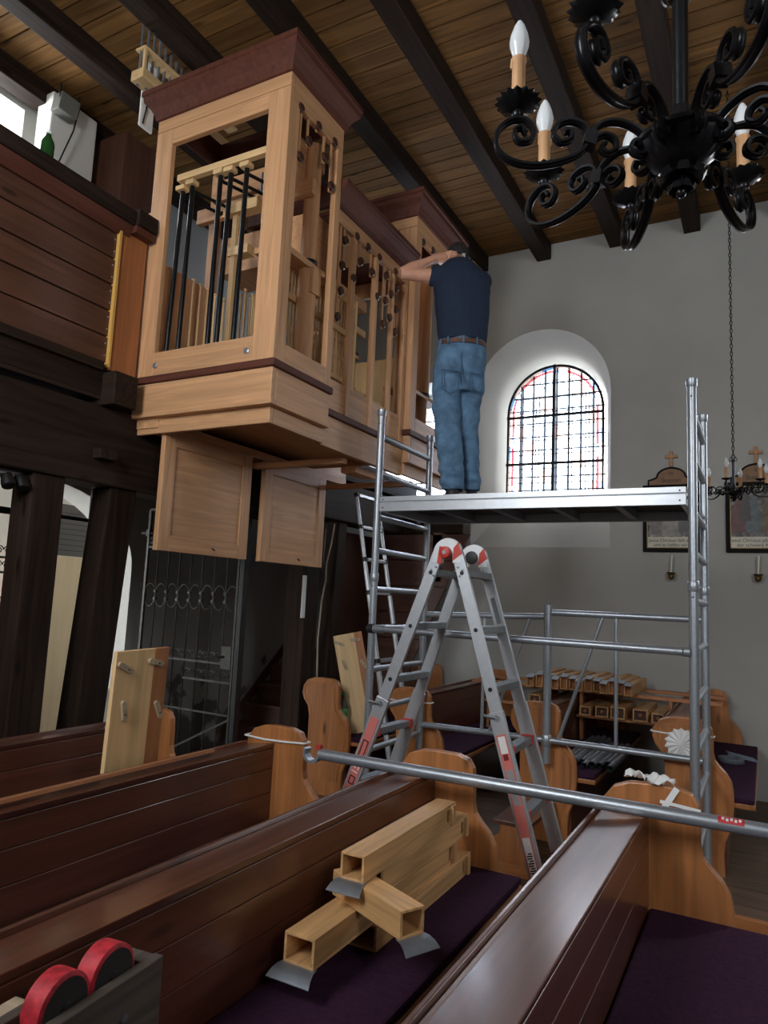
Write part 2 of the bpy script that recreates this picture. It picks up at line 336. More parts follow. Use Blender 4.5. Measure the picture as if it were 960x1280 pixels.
# small dark camera-like spotlight clamped to a beam
# ---------------------------------------------------------------- leaded windows
LEAD = plain('lead_came', (34, 38, 46), .5, .3)
CLEAR = glass_mat('clear_leaded_glass', (236, 242, 250), .12, .15)
REDG = glass_mat('red_glass', (222, 120, 126), .1, .15); BLUEG = glass_mat('pale_blue_glass', (176, 202, 232), .1, .15)
PALE = glass_mat('cream_glass', (240, 226, 222), .12, .15)
def leaded(name, x, hw, z0, z1, y, flip=1):
    o = struct(G().sweep([V((a, y, b)) for a, b in arch(x, hw-.012, z0+.012, z1, 32)], [(-.012,-.014),(.012,-.014),(.012,.014),(-.012,.014)], (0,1,0), True).obj(name, LEAD))
    A0 = arch(x, hw-.02, z0+.02, z1, 32)
    inner = arch(x, hw-.075, z0+.02, z1, 32); inner2 = arch(x, hw-.095, z0+.02, z1, 32)
    # border panes
    N = 24
    def bpt(d, t):
        L = z1-z0-.02; c = PI*(hw-d); tot = 2*L+c; s = t*tot
        if s < L: return (x+hw-d, z0+.02+s)
        if s < L+c: a = (s-L)/(hw-d); return (x+(hw-d)*math.cos(a), z1+(hw-d)*math.sin(a))
        return (x-hw+d, z1-(s-L-c))
    for i in range(N):
        ts = [(i+u/4)/N for u in range(5)]
        for (d0, d1, mt, off) in ((.02, .058, PALE if i % 4 else BLUEG, 0), (.058, .075, (REDG, REDG, REDG, BLUEG)[i % 4], 0)):
            poly = [bpt(d0, t) for t in ts]+[bpt(d1, t) for t in reversed(ts)]
            G().prism(poly, 1, y-.002, y+.002).obj('pane', mt, o)
        a, b = bpt(.02, i/N), bpt(.075, i/N)
        if i: G().bar((a[0], y, a[1]), (b[0], y, b[1]), .006, .004, (0,1,0)).obj('came', LEAD, o)
    for d in (.058, .077):
        G().sweep([V((p[0], y, p[1])) for p in [bpt(d, k/60) for k in range(61)]], [(-.005,-.003),(.005,-.003),(.005,.003),(-.005,.003)], (0,1,0)).obj('came', LEAD, o)
    # field panes and lead grid
    clipp = arch(x, hw-.078, z0+.02, z1, 32)
    xs = [x-hw+.078]; ww = (2*hw-.156)
    for k in range(5): xs += [x-hw+.078+ww*(k+.5)/5-.022, x-hw+.078+ww*(k+.5)/5+.012]
    xs.append(x+hw-.078)
    zs = []; zz = z0+.02
    while zz < z1+hw-.06: zs.append(zz); zz += .155
    zs.append(z1+hw)
    for i in range(len(xs)-1):
        for j in range(len(zs)-1):
            q = clip([(xs[i], zs[j]), (xs[i+1], zs[j]), (xs[i+1], zs[j+1]), (xs[i], zs[j+1])], clipp)
            if len(q) > 2: G().prism(q, 1, y-.002, y+.002).obj('pane', CLEAR if (i+j) % 5 else PALE, o)
    r = hw-.078
    def ztop(xx): return z1+math.sqrt(max(0, r*r-(xx-x)**2))
    for xx in xs[1:-1]: G().box(xx-.0045, xx+.0045, y-.004, y+.004, z0+.02, ztop(xx)).obj('came', LEAD, o)
    def xhalf(z): return r if z < z1 else math.sqrt(max(0, r*r-(z-z1)**2))
    for z in zs[1:-1]: G().box(x-xhalf(z), x+xhalf(z), y-.004, y+.004, z-.0045, z+.0045).obj('came', LEAD, o)
    # curls of lead in the head
    for cx, cz, rr in ((x-.3, z1+.0, .1), (x+.3, z1+.0, .1), (x, z1+.12, .16), (x-.2, z1+.22, .09), (x+.2, z1+.22, .09)):
        pts = [(cx+rr*math.cos(t), y-.003, cz+rr*1.5*math.sin(t)) for t in [PI*k/16*1.4-.6 for k in range(17)]]
        pts = [p for p in pts if (p[2] < z1 and abs(p[0]-x) < r) or ((p[0]-x)**2+(p[2]-z1)**2 < r*r)]
        if len(pts) > 2: G().sweep(pts, [(-.004,-.003),(.004,-.003),(.004,.003),(-.004,.003)], (0,1,0)).obj('came', LEAD, o)
    # stout saddle bars and an outside protective grid
    G().box(x-.014, x+.014, y-.03, y-.008, z0, z1+hw).obj('mullion', LEAD, o)
    for z in (z0+.38, z1-.04): G().box(x-hw, x+hw, y-.032, y-.01, z-.014, z+.014).obj('saddle_bar', LEAD, o)
    yo = y+.09
    for k in range(1, 8):
        xx = x-hw+2*hw*k/8; G().box(xx-.011, xx+.011, yo, yo+.014, z0, z1+math.sqrt(max(0, hw*hw-(xx-x)**2))).obj('outer_grille_bar', LEAD, o)
    z = z0+.11
    while z < z1+hw-.05:
        h = hw if z < z1 else math.sqrt(hw*hw-(z-z1)**2)
        G().box(x-h, x+h, yo, yo+.01, z-.008, z+.008).obj('outer_grille_bar', LEAD, o); z += .148
    return o
leaded('window_1', WIN_FAR[0][0], WIN_FAR[0][1], WIN_FAR[0][2], WIN_FAR[0][3], YW+.30)
# plain sash window on the gallery behind the organ
w2 = struct(G().box(-4.05, -3.12, YW+.36, YW+.40, 2.62, 2.67).box(-4.05, -3.12, YW+.36, YW+.40, 3.9, 3.95).box(-4.05, -4.0, YW+.36, YW+.40, 2.67, 3.9).box(-3.17, -3.12, YW+.36, YW+.40, 2.67, 3.9).obj('window_2', WHITE))
for k in range(1, 5): G().box(-4.0, -3.17, YW+.37, YW+.39, 2.67+k*.246-.008, 2.67+k*.246+.008).obj('glazing_bar', plain('grey_bar', (90, 84, 80), .5), w2)
for k in range(5): G().box(-4.0, -3.17, YW+.378, YW+.382, 2.68+k*.246, 2.67+(k+1)*.246-.01).obj('pane', CLEAR, w2)
# plaster crack in the arch reveal is left to the plaster; sill of the niche
# ---------------------------------------------------------------- the lit porch behind the arch
def porch():
    o = wall_yz('wall_porch', -7.0, -7.2, 1.4, 6.2, -.1, 3.1, [(rect(PWY0, PWY1, PWZ0, PWZ1), rect(PWY0, PWY1, PWZ0, PWZ1))], WHITEW)
    struct(G().box(-7.0, XG-.35, 6.0, 6.2, -.1, 3.1).obj('wall_porch_side', WHITEW)); struct(G().box(-7.0, XG-.35, 1.4, 1.6, 2.55, 3.1).box(-7.0, -6.9, 1.4, 1.6, -.1, 2.55).box(-5.4, XG-.35, 1.4, 1.6, -.1, 2.55).obj('wall_porch_side', WHITEW))
    struct(G().box(-7.2, XG-.3, 1.4, 6.2, 3.1, 3.2).obj('ceiling_porch', WHITEW))
    a, b, c, d = PWY0, PWY1, PWZ0, PWZ1; f = .035
    wn = struct(G().box(-7.04, -7.0, a, a+f, c, d).box(-7.04, -7.0, b-f, b, c, d).box(-7.04, -7.0, a+f, b-f, c, c+f).box(-7.04, -7.0, a+f, b-f, d-f, d).obj('window_3', wood('window_frame_wood', (190, 150, 100), 2)))
    cols = [CLEAR, BLUEG, CLEAR, REDG, CLEAR, glass_mat('orange_glass', (225, 130, 60), .1, .15), CLEAR, glass_mat('teal_glass', (90, 150, 140), .1, .15)]
    u, v = (b-a-2*f)/3, (d-c-2*f)/6
    for i in range(3):
        for j in range(6): G().box(-7.022, -7.018, a+f+i*u+.002, a+f+(i+1)*u-.002, c+f+j*v+.002, c+f+(j+1)*v-.002).obj('pane', cols[(i*3+j*5+i*j) % 8], wn)
    for j in range(1, 6): G().box(-7.026, -7.014, a+f, b-f, c+f+j*v-.005, c+f+j*v+.005).obj('came', LEAD, wn)
    for i in range(1, 3): G().box(-7.026, -7.014, a+f+i*u-.005, a+f+i*u+.005, c+f, d-f).obj('came', LEAD, wn)
porch()
# ================================================================ gallery
XF = -3.4
gal = struct(G().box(XG, XF, YB, YW, 2.66, 2.84).obj('gallery_floor', DARK(1)))
for k in range(9):   # boards of the gallery soffit
    G().box(XG+k*.178, XG+k*.178+.172, YB, YW, 2.635, 2.66).obj('soffit_board', DARK(1), gal)
# long carrying beam, joists with projecting ends
bm1 = struct(G().box(XF-.22, XF, YB, 4.62, 2.14, 2.60).obj('gallery_beam', DARK(1), bevel=.012))
bm2 = struct(G().box(XF-.22, XF, 4.62, YW, 2.24, 2.60).obj('gallery_beam', DARK(1), bevel=.012))
struct(G().box(XF+.0, -2.72, 6.72, 6.92, 2.25, 2.45).obj('wall_beam', DARK(0), bevel=.01))
for yj in (.2, 1.45, 2.72):
    struct(G().box(XG, XF+.11, yj, yj+.17, 2.60, 2.80).obj('gallery_joist', DARK(0), bevel=.008))
struct(G().box(XF, XF+.07, 2.70, 2.82, 2.28, 2.34).obj('beam_peg', DARK(0), bevel=.004))
# posts and the raking brace
def post(name, x0, x1, y0, y1, z0, z1, mat, lab=None): return struct(G().box(x0, x1, y0, y1, z0, z1).obj(name, mat, bevel=.01))
post('gallery_post', XF-.19, XF-.02, 2.36, 2.56, -.02, 2.14, DARK(2))
struct(G().hexa([(XF-.18,2.72,-.02),(XF-.02,2.72,-.02),(XF-.02,2.92,-.02),(XF-.18,2.92,-.02),(XF-.18,2.87,2.14),(XF-.02,2.87,2.14),(XF-.02,3.07,2.14),(XF-.18,3.07,2.14)]).obj('gallery_brace', DARK(2), bevel=.01))
post('gallery_post', XF-.26, XF-.06, 5.02, 5.22, -.02, 2.24, DARK(2))
struct(G().hexa([(XF-.18,5.32,-.02),(XF-.04,5.32,-.02),(XF-.04,5.44,-.02),(XF-.18,5.44,-.02),(XF-.18,5.48,2.24),(XF-.04,5.48,2.24),(XF-.04,5.62,2.24),(XF-.18,5.62,2.24)]).obj('gallery_brace', DARK(2), bevel=.01))
post('gallery_post', XF-.19, XF-.02, .2, .4, -.02, 2.14, DARK(2))
# little curl of cable on the post, notice on the post, loose cable
tag(G().path([at(x, yy, X=XF-.05) for x, yy in ((418,655),(414,680),(408,705),(407,725),(402,750),(400,770),(397,800),(396,850))], .008, 6).obj('hanging_cable', plain('cream_cable', (190, 180, 160), .5), smooth=40), 'thin cream cable hanging from the grey gallery beam beside the post', 'cable')
tag(G().box(XF-.06, XF-.05, 4.965, 5.015, 1.36, 1.72).obj('paper_notice', WHITE), 'narrow white paper notice pinned to the edge of the dark stair post', 'notice')
sp = thing('spotlight', (XF-.10, 2.30, 2.04), 'small black double spotlight clamped under the gallery beam beside the post', 'lamp')
G().box(XF-.13, XF-.07, 2.20, 2.35, 2.12, 2.14).obj('clamp_bar', BLACK, sp)
for yy in (2.235, 2.315):
    s_ = G().lathe([(.01,0),(.03,.005),(.036,.05),(.036,.07),(.03,.075)], (XF-.06, yy, 2.105), 12, (.5,0,-.9)).obj('lamp_head', BLACK, sp, 40)
# parapet of boards
par = thing('gallery_parapet', (XF, 1.0, 2.84), 'brown stained plank parapet of the gallery with a heavy dark cap rail', 'parapet')
zb = [2.86+i*.162 for i in range(6)]
for i in range(5):
    G().box(XF-.03, XF+random.uniform(-.002,.002), YB, 2.735, zb[i], zb[i+1]-.009).obj('plank', PARA(1), par, bevel=.004)
G().box(XF-.035, XF-.03, YB, 2.735, 2.85, 3.68).obj('backing', DARK(1), par)
for i in range(5):
    for yy in (1.96, 2.715):
        for dz in (.04, .115):
            G().lathe([(.004,0),(.006,.002),(.003,.005)], (XF, yy, zb[i]+dz), 8, (1,0,0)).obj('screw', ZINC, par)
G().prism([(XF-.13, 3.665), (XF+.01, 3.665), (XF+.035, 3.70), (XF+.05, 3.74), (XF-.13, 3.74)], 1, YB, 2.80).obj('moulding', CORN(1), par)
G().box(XF-.14, XF+.065, YB, 2.80, 3.742, 3.835).obj('cap_rail', DARK(1), par, bevel=.006)
G().box(XF-.13, XF+.075, 2.802, 2.945, 3.70, 3.745).obj('moulding', CORN(1), par)
G().box(XF-.14, XF+.09, 2.802, 2.955, 3.747, 3.85).obj('cap_end', DARK(1), par, bevel=.006)
G().box(XF-.14, XF+.015, 2.74, 2.945, 2.82, 3.70).obj('end_board', wood('orange_parapet_board', (166, 104, 62), 2, .45, .2, 1, .02), par, bevel=.003)
G().box(XF-.02, XF+.024, 2.728, 2.745, 2.83, 3.695).obj('edge_strip', wood('yellow_pine', (222, 172, 92), 2, .45, .12, 1, .02, knots=False), par)
G().box(XF-.2, XF+.03, YB, 2.70, 2.80, 2.855).obj('base_rail', DARK(1), par, bevel=.006)
# green bottle on the cap rail
def bottle(p, lab, r=.032, h=.22, body=None, capc=None, label_mat=None, label='label_band', group=None):
    b = thing('plastic_bottle', p, lab, 'bottle', group)
    prof = [(r*.7,0),(r*.95,.006),(r,.02),(r,h*.28),(r*.93,h*.32),(r,h*.36),(r,h*.62),(r*.85,h*.72),(r*.5,h*.84),(r*.36,h*.9),(r*.36,h*.93)]
    G().lathe(prof, p, 18).obj('body', body, b, 50)
    G().lathe([(r*.42,h*.93),(r*.45,h*.935),(r*.45,h*.995),(r*.4,h)], p, 14).obj('cap', capc, b, 50)
    if label_mat: G().lathe([(r*1.02,h*.37),(r*1.03,h*.375),(r*1.03,h*.605),(r*1.02,h*.61)], p, 18).obj(label, label_mat, b, 50)
    return b
GREENG = glass_mat('green_bottle_plastic', (52, 96, 50), .55, .08)
bottle((XF-.05, 2.255, 3.835), 'green plastic bottle with white cap standing on the dark gallery cap rail', .036, .205, GREENG, WHITE)
# things on the gallery behind the parapet
wp = thing('leaning_white_board', (-4.75, 3.3, 2.84), 'tall white board leaning against the gallery back wall by the window', 'board')
G().ob((-4.78, 3.27, 4.06), (.09,0,.0), (0,.20,0), (.0,0,1.22)).obj('board', WHITEW, wp, bevel=.01)
spk = thing('loudspeaker_box', (-4.60, 3.13, 5.06), 'grey box with black cables fixed high beside the gallery window', 'speaker')
G().ob((-4.62, 3.13, 5.16), (.05,0,0), (0,.08,0), (0,.01,.075)).obj('housing', plain('grey_box_paint', (105, 105, 98), .6), spk, bevel=.006)
G().path([(-4.6,3.06,5.3),(-4.59,3.055,5.2),(-4.6,3.07,5.1)], .006, 6).path([(-4.6,3.22,5.3),(-4.59,3.225,5.2),(-4.6,3.2,5.0),(-4.62,3.12,4.7)], .006, 6).obj('cable', BLACK, spk, 40)
wd = thing('wooden_wardrobe', (-4.7, 3.85, 2.84), 'tall reddish brown boarded cupboard against the gallery wall behind the organ', 'cupboard')
for k in range(4): G().box(-4.97, -4.45, 3.56+k*.13, 3.56+k*.13+.127, 2.84, 5.2).obj('board', PARA(2), wd, bevel=.004)
pz = at(186, 140, X=-3.75)
fl_ = thing('folded_white_screen', (pz.x, pz.y, 2.84), 'white sheet with black cord hanging behind the organ top', 'screen')
G().box(pz.x-.02, pz.x, pz.y-.07, pz.y+.05, pz.z-.14, 5.30).obj('sheet', WHITE, fl_, bevel=.01)
G().path([(pz.x+.008, pz.y-.02, 5.2), (pz.x+.008, pz.y-.03, pz.z), (pz.x+.008, pz.y-.05, pz.z-.12)], .005, 6).obj('cord', BLACK, fl_, 40)
# ================================================================ pipe organ
XO, YO = -2.35, 2.97          # tower face and front end
XL = -3.42                    # rear of the case
org = thing('pipe_organ', (-2.9, 4.0, 2.48), 'pipe organ case of light oak with open sides and red-brown cornices on the gallery front', 'organ')
def B(name, x0, x1, y0, y1, z0, z1, mat, bv=.004, par=None): return G().box(x0, x1, y0, y1, z0, z1).obj(name, mat, par or org, bevel=bv)
ZB, ZM, ZM2, ZT0, ZT1 = 2.59, 2.79, 2.835, 4.56, 4.74
def cornice(name, x0, x1, y0, y1, z0, z1, o, sides):
    """moulded cornice ring: profile rises and steps out by o"""
    pr = [(0, z0), (.012, z0+.004), (.018, z0+.03), (o*.45, z0+.07), (o*.85, z0+.11), (o*.9, z1-.035), (o, z1-.03), (o, z1)]
    g = G(); n = len(pr)
    def ring(d): return [(x0-(d if 'l' in sides else 0), y0-(d if 'n' in sides else 0)), (x1+(d if 'r' in sides else 0), y0-(d if 'n' in sides else 0)), (x1+(d if 'r' in sides else 0), y1+(d if 'f' in sides else 0)), (x0-(d if 'l' in sides else 0), y1+(d if 'f' in sides else 0))]
    vs = []
    for d, z in pr: vs += [(a, b, z) for a, b in ring(d)]
    iw = .03; inn = [(x0+iw, y0+iw), (x1-iw, y0+iw), (x1-iw, y1-iw), (x0+iw, y1-iw)]; q = n*4
    vs += [(a, b, z0) for a, b in inn]+[(a, b, z1) for a, b in inn]; fs = []
    for i in range(4):
        j = (i+1) % 4; fs += [(i, q+i, q+j, j), ((n-1)*4+i, (n-1)*4+j, q+4+j, q+4+i), (q+i, q+4+i, q+4+j, q+j)]
    for k in range(n-1): fs += [(k*4+i, k*4+(i+1)%4, (k+1)*4+(i+1)%4, (k+1)*4+i) for i in range(4)]
    return g.add(vs, fs).obj(name, CORN(1), org)
def tower(y0, y1, front):
    # front face (towards -Y)
    B('plinth', XL, XO-.001, y0, y0+.04, ZB, ZM, OAK(0) if front else OAKD(0)); B('plinth_back', XL, XL+.04, y0+.04, y1, ZB, ZM, OAKD(1)); B('plinth_floor', XL+.04, XO-.05, y0+.04, y1, ZM-.03, ZM, OAK(1), 0)
    B('plinth_side', XO-.045, XO, y0+.04, y1-.003, ZB, ZM, OAKD(1), .002)
    B('plinth_fillet', XL-.005, XO+.012, y0-.012, y0+.04, ZB-.012, ZB+.012, OAK(0) if front else OAKD(0), .003); B('plinth_fillet', XO-.05, XO+.012, y0+.04, y1, ZB-.012, ZB+.012, OAKD(1), .003)
    B('base_moulding', XL, XO+.02, y0-.02, y1+.01, ZM, ZM2, CORN(0), .008)
    fm = OAK if front else OAKD
    if front:
        B('stile', XL+.01, XL+.15, y0, y0+.035, ZM2, 4.475, fm(2), .003); B('stile', XO-.155, XO, y0, y0+.035, ZM2, 4.475, fm(2), .003)
        B('rail', XL+.15, XO-.155, y0, y0+.035, ZM2, 2.985, fm(0), .003); B('rail', XL+.15, XO-.155, y0, y0+.035, 4.37, 4.475, fm(0), .003)
        B('frieze', XL+.01, XO, y0, y0+.035, 4.479, ZT0, fm(0), .003)
        for x in (XL+.17, XO-.19):
            G().lathe([(.004,0),(.017,.002),(.018,.006),(.012,.009)], (x, y0, 2.90), 12, (0,-1,0)).obj('bolt', ZINC, org, 40)
    else:
        B('front_panel', XL+.3, XO-.16, y0, y0+.035, 3.95, 4.475, fm(2), .003); B('stile', XO-.155, XO, y0, y0+.035, ZM2, 4.475, fm(2), .003); B('frieze', XL+.3, XO, y0, y0+.035, 4.479, ZT0, fm(0), .003)
    # side face (+X)
    B('corner_stile', XO-.04, XO-.001, y0+.036, y0+.10, ZM2, 4.399, OAKD(2), .003)
    B('side_stile', XO-.04, XO-.001, y1-.06, y1, ZM2, 4.399, OAKD(2), .003)
    B('side_frieze', XO-.04, XO-.001, y0+.036, y1, 4.40, ZT0, OAKD(1), .003)
    B('side_rail', XO-.04, XO-.001, y0+.10, y1-.06, ZM2, 2.95, OAKD(1), .003)
    cornice('cornice', XL+.01, XO, y0, y1, ZT0, ZT1, .085, 'lnrf')
tower(YO, 3.55, True)
tower(4.66, 5.45, False)
# centre section between the towers, a little set back
XC = XO-.05
B('plinth', XC-.04, XC, 3.55, 4.66, ZB-.11, 2.68, OAKD(1)); B('plinth_floor', XL+.04, XC-.04, 3.55, 4.66, 2.64, 2.68, OAK(1), 0); B('base_moulding', XL+.5, XC+.02, 3.56, 4.66, 2.68, 2.725, CORN(1), .008)
B('lower_frame', XL+.01, XO-.03, 3.01, 3.04, ZB-.105, ZB-.012, OAKD(0)); B('lower_frame', XO-.06, XO-.03, 3.04, 3.55, ZB-.105, ZB-.012, OAKD(1)); B('lower_frame', XO-.06, XO-.03, 4.66, 5.4, ZB-.105, ZB-.012, OAKD(1))
B('inner_board', XO-.2, XO-.17, 3.1, 3.5, 4.05, 4.42, OAKD(1), .003)
B('pale_board', XL+.1, XO-.25, 5.42, 5.44, ZM2, 3.72, PINE(2), .002)
for (a, b) in ((3.56, 3.60), (3.82, 3.865), (4.13, 4.175), (4.40, 4.43), (4.60, 4.655)):
    B('centre_stile', XC-.035, XC, a, b, 2.725, 3.979, OAKD(2), .003)
for (a, b) in ((3.60, 3.82), (3.865, 4.13), (4.175, 4.40), (4.43, 4.60)):
    B('kick_panel', XC-.03, XC-.012, a, b, 2.725, 2.93, OAKD(1), .002)
B('centre_frieze', XC-.035, XC, 3.56, 4.655, 3.98, 4.10, OAKD(1), .003)
cornice('cornice', XL+.3, XC, 3.56, 4.655, 4.07, 4.23, .09, 'r')
# rear frame
B('rear_post', XL, XL+.06, 3.5, 3.56, ZM2, 4.5, OAKD(2)); B('rear_post', XL, XL+.06, 4.66, 4.72, ZM2, 4.5, OAKD(2)); B('rear_post', XL, XL+.06, 5.39, 5.45, ZM2, 4.5, OAKD(2))
# side board joining case to gallery
B('link_board', XL-.45, XL+.02, 2.99, 3.03, 3.82, 3.95, OAKD(0))
# half round post and pipe feet in the near tower
def roundpost(y, z0, z1, r, mat):
    G().lathe([(r*.55,z0),(r,z0+.0),(r,z1-.02),(r,z1)], (XO-.13, y, 0), 18).obj('wooden_pipe', mat, org, 40)
roundpost(3.42, 3.62, 4.40, .052, OAKD(2)); G().lathe([(.056,3.60),(.058,3.605),(.058,3.62),(.056,3.625)], (XO-.13, 3.42, 0), 18).obj('black_collar', BLACK, org, 40)
roundpost(3.42, 2.84, 3.56, .06, OAKD(2)); B('pipe_block', XO-.14, XO-.06, 3.38, 3.47, 3.40, 3.57, OAKD(2))
roundpost(5.12, 3.25, 4.36, .062, OAKD(2)); G().lathe([(.067,3.23),(.068,3.25)], (XO-.13, 5.12, 0), 18).obj('black_collar', BLACK, org, 40)
roundpost(5.12, 2.84, 3.23, .05, OAKD(2))
B('pipe_shelf', XO-.30, XO-.08, 3.1, 3.55, 3.56, 3.60, OAKD(1)); B('pipe_shelf', XO-.3, XO-.08, 4.76, 5.39, 3.2, 3.23, OAKD(1))
for yy in (3.16, 3.24, 3.33): G().lathe([(.03,3.6),(.032,3.605),(.032,3.63),(.03,3.635)], (XO-.16, yy, 0), 14).obj('black_collar', BLACK, org, 40)
for yy in (4.82, 4.9, 4.98): G().lathe([(.03,3.23),(.032,3.235),(.032,3.26),(.03,3.265)], (XO-.16, yy, 0), 14).obj('black_collar', BLACK, org, 40)
# pipe stays: slim vertical strips with a round wooden button
DKB = wood('dark_button_wood', (70, 42, 30), 0, .4, .2, 1, .1, knots=False)
def stay(px, py, ztop, X, low=.035):
    p = at(px, py, X=X)
    s_ = G().box(X-.014, X-.002, p.y-.008, p.y+.008, p.z-low, ztop).obj('pipe_stay', OAKD(2), org, bevel=.001)
    G().lathe([(.022,-.002),(.030,.0),(.030,.014),(.023,.019)], (X, p.y, p.z), 8, (1,0,0)).obj('button', DKB, s_)
for px, py in ((375,135),(374,196),(385,177),(397,158),(405,197),(417,178),(413,233)): stay(px, py, 4.44, XO-.012)
for px, py in ((421,396),(425,364),(427,332),(431,301),(441,348),(445,296),(450,327),(459,309),(464,340),(473,322),(470,371),(478,405),(481,376),(486,397),(488,368),(482,345),(493,340),(495,360),(494,387),(493,415)): stay(px, py, 4.05, XC-.01)
for px, py in ((528,303),(540,313),(551,322)): stay(px, py, 4.44, XO-.012)
# ---- inside the case
IN = lambda name, g, mat, sm=None: g.obj(name, mat, org, sm)
yb = YO+.10
top = [at(224, 226, Y=yb), at(333, 187, Y=yb)]
zt = (top[0].z+top[1].z)/2
B('hanger_rail', top[0].x, XO-.06, yb-.02, yb+.02, zt-.025, zt+.02, PINE(0), .003)
B('inner_rail', XL+.06, XO-.06, 3.32, 3.36, 4.02, 4.12, OAKD(0), .003)
B('inner_beam', XL+.06, XO-.10, 3.45, 3.50, 4.25, 4.40, OAKD(0), .003)
for (x0, y0, x1, y1) in ((229,240,207,437), (241,233,222,434), (276,220,259,429), (289,217,270,427), (309,211,291,424)):
    a = at(x0, y0, Y=yb); b = at(x1, y1, Y=yb); b.z = ZM2+.01
    t_ = G().tube(a, b, .0155, 14).obj('black_tube', BLACKP, org, 40)
    G().tube(a+V((0,0,-.03)), a+V((.10,.26,-.04)), .011, 10).obj('tube_elbow', BLACKP, t_, 40)
    B('tube_block', a.x-.035, a.x+.035, yb-.035, yb+.02, a.z, a.z+.03, PINE(0), .003)
    G().tube(a+V((.10,.25,-.04)), a+V((.10,.31,-.04)), .02, 10).obj('end_plug', PINE(1), t_, 40)
# pale upright lath and cross blocks
a = at(297, 262, Y=3.3)
B('upright_lath', a.x-.018, a.x+.018, 3.28, 3.31, ZM2, a.z, PINE(2), .002)
B('lath_block', a.x-.03, a.x+.2, 3.25, 3.33, a.z-.05, a.z+.02, PINE(0), .002)
B('lath_block', a.x-.03, a.x+.13, 3.27, 3.35, 3.70, 3.76, PINE(0), .002)
a = at(274, 410, Y=3.35)
B('tracker_bar', a.x-.14, a.x+.03, 3.33, 3.36, 3.08, 3.105, PINE(0), .002); B('tracker_post', a.x-.0, a.x+.028, 3.33, 3.36, ZM2, 3.08, PINE(2), .002)
# rows of tracker rods
for k in range(9):
    y = 3.30+k*.02; x = at(238+k*9.5, 400, Y=y).x
    G().tube((x, y, ZM2), (x, y, 3.60-.035*(k%5)), .0065, 6).lathe([(.006,0),(.013,.004),(.013,.014),(.004,.018)], (x, y, 3.60-.035*(k%5)), 8).obj('tracker_rod', PINE(2), org)
for k in range(10):
    y = 3.44+.01*k; x = at(278+k*5.5, 400, Y=y).x
    G().tube((x, y, ZM2), (x, y, 3.5+.02*(k%3)), .006, 6).lathe([(.006,0),(.011,.004),(.011,.012),(.004,.015)], (x, y, 3.5+.02*(k%3)), 8).obj('tracker_rod', PINE(2), org)
for k in range(22):
    y = 3.3+k*.036
    G().box(XC-.17, XC-.155, y, y+.006, 2.95, 3.62).box(XC-.175, XC-.15, y-.004, y+.010, 3.18, 3.20).obj('tracker_lath', PINE(2), org)
B('tracker_register', XC-.18, XC-.14, 3.28, 4.12, 3.36, 3.40, PINE(1), .002); B('tracker_register', XC-.18, XC-.14, 3.28, 4.12, 3.60, 3.64, PINE(1), .002); B('tracker_register', XC-.18, XC-.14, 3.28, 4.12, 3.02, 3.05, PINE(1), .002)
for y in (3.27, 3.70, 4.10): B('register_post', XC-.165, XC-.135, y, y+.03, ZM2, 3.66, PINE(2), .002)
# sloping bars with black felt rests
for (y0, y1, z0) in ((3.86, 4.42, 3.34), (4.05, 4.62, 3.02)):
    B('rest_bar', XC-.33, XC-.28, y0, y1, z0, z0+.03, OAKD(1), .002)
    for k in range(7):
        yy = y0+.04+k*(y1-y0-.08)/6
        G().box(XC-.335, XC-.275, yy-.025, yy+.025, z0+.03, z0+.05).tube((XC-.3, yy, z0+.05), (XC-.3, yy, z0+.10), .003, 5).obj('felt_rest', BLACK, org)
B('cross_bar', XC-.28, XC-.25, 3.80, 4.45, 3.52, 3.57, PINE(1), .002)
for k, (yy, z1) in enumerate(((3.95, 3.18), (4.08, 3.25), (4.2, 3.48), (4.3, 3.46))): B('stub_pipe', XC-.42, XC-.38, yy, yy+.04, ZM2, z1, PINE(2), .002)
B('small_bench', XC-.3, XC-.1, 3.92, 4.5, 2.98, 3.0, PINE(1), .002)
for yy in (3.95, 4.2, 4.45): B('bench_leg', XC-.2, XC-.17, yy, yy+.02, 2.73, 2.98, PINE(2), .002)
# inner chest and boards at the rear
B('wind_chest', XL+.03, XL+.07, 3.04, 3.5, ZM2, 3.62, OAK(2), .003); B('wind_chest', XL+.08, XL+.5, 3.55, 3.85, 3.75, 4.02, OAKD(1), .003)
B('upper_box', XC-.42, XC-.12, 3.50, 3.78, 3.66, 4.02, OAKD(1), .004); B('upper_box', XC-.6, XC-.25, 3.95, 4.45, 3.72, 3.80, OAK(1), .004)
# pipes standing on top behind the cornice
rk = at(170, 98, X=-3.5)
B('pipe_rack_foot', rk.x-.05, rk.x+.06, rk.y-.0, 3.75, 4.80, 4.87, PINE(1), .004); B('pipe_rack_rail', rk.x-.04, rk.x+.05, rk.y+.01, 3.75, 5.02, 5.035, PINE(1), .002)
B('pipe_rack_post', rk.x+.02, rk.x+.04, rk.y+.02, rk.y+.04, 4.87, 5.02, PINE(2), .002)
for k in range(14):
    yy = rk.y+.03+k*.05
    G().tube((rk.x-.01, yy, 4.87), (rk.x-.01, yy, 5.25-.014*k+(.1 if k == 10 else 0)-(.06 if k>8 else 0)), .009, 8).obj('metal_pipe', ZINC, org, 40)
for k in range(4): G().lathe([(.006,0),(.011,-.003),(.011,-.006),(.005,-.008)], (rk.x-.03+.025*(k%2), rk.y+.04+k*.05, 4.80), 10).obj('nut', ZINC, org)
for k in range(8): G().tube((XC-.5, 3.42+k*.03, 4.0), (XC-.5, 3.42+k*.03, 4.34-.01*k), .008, 8).obj('metal_pipe', ZINC, org, 40)
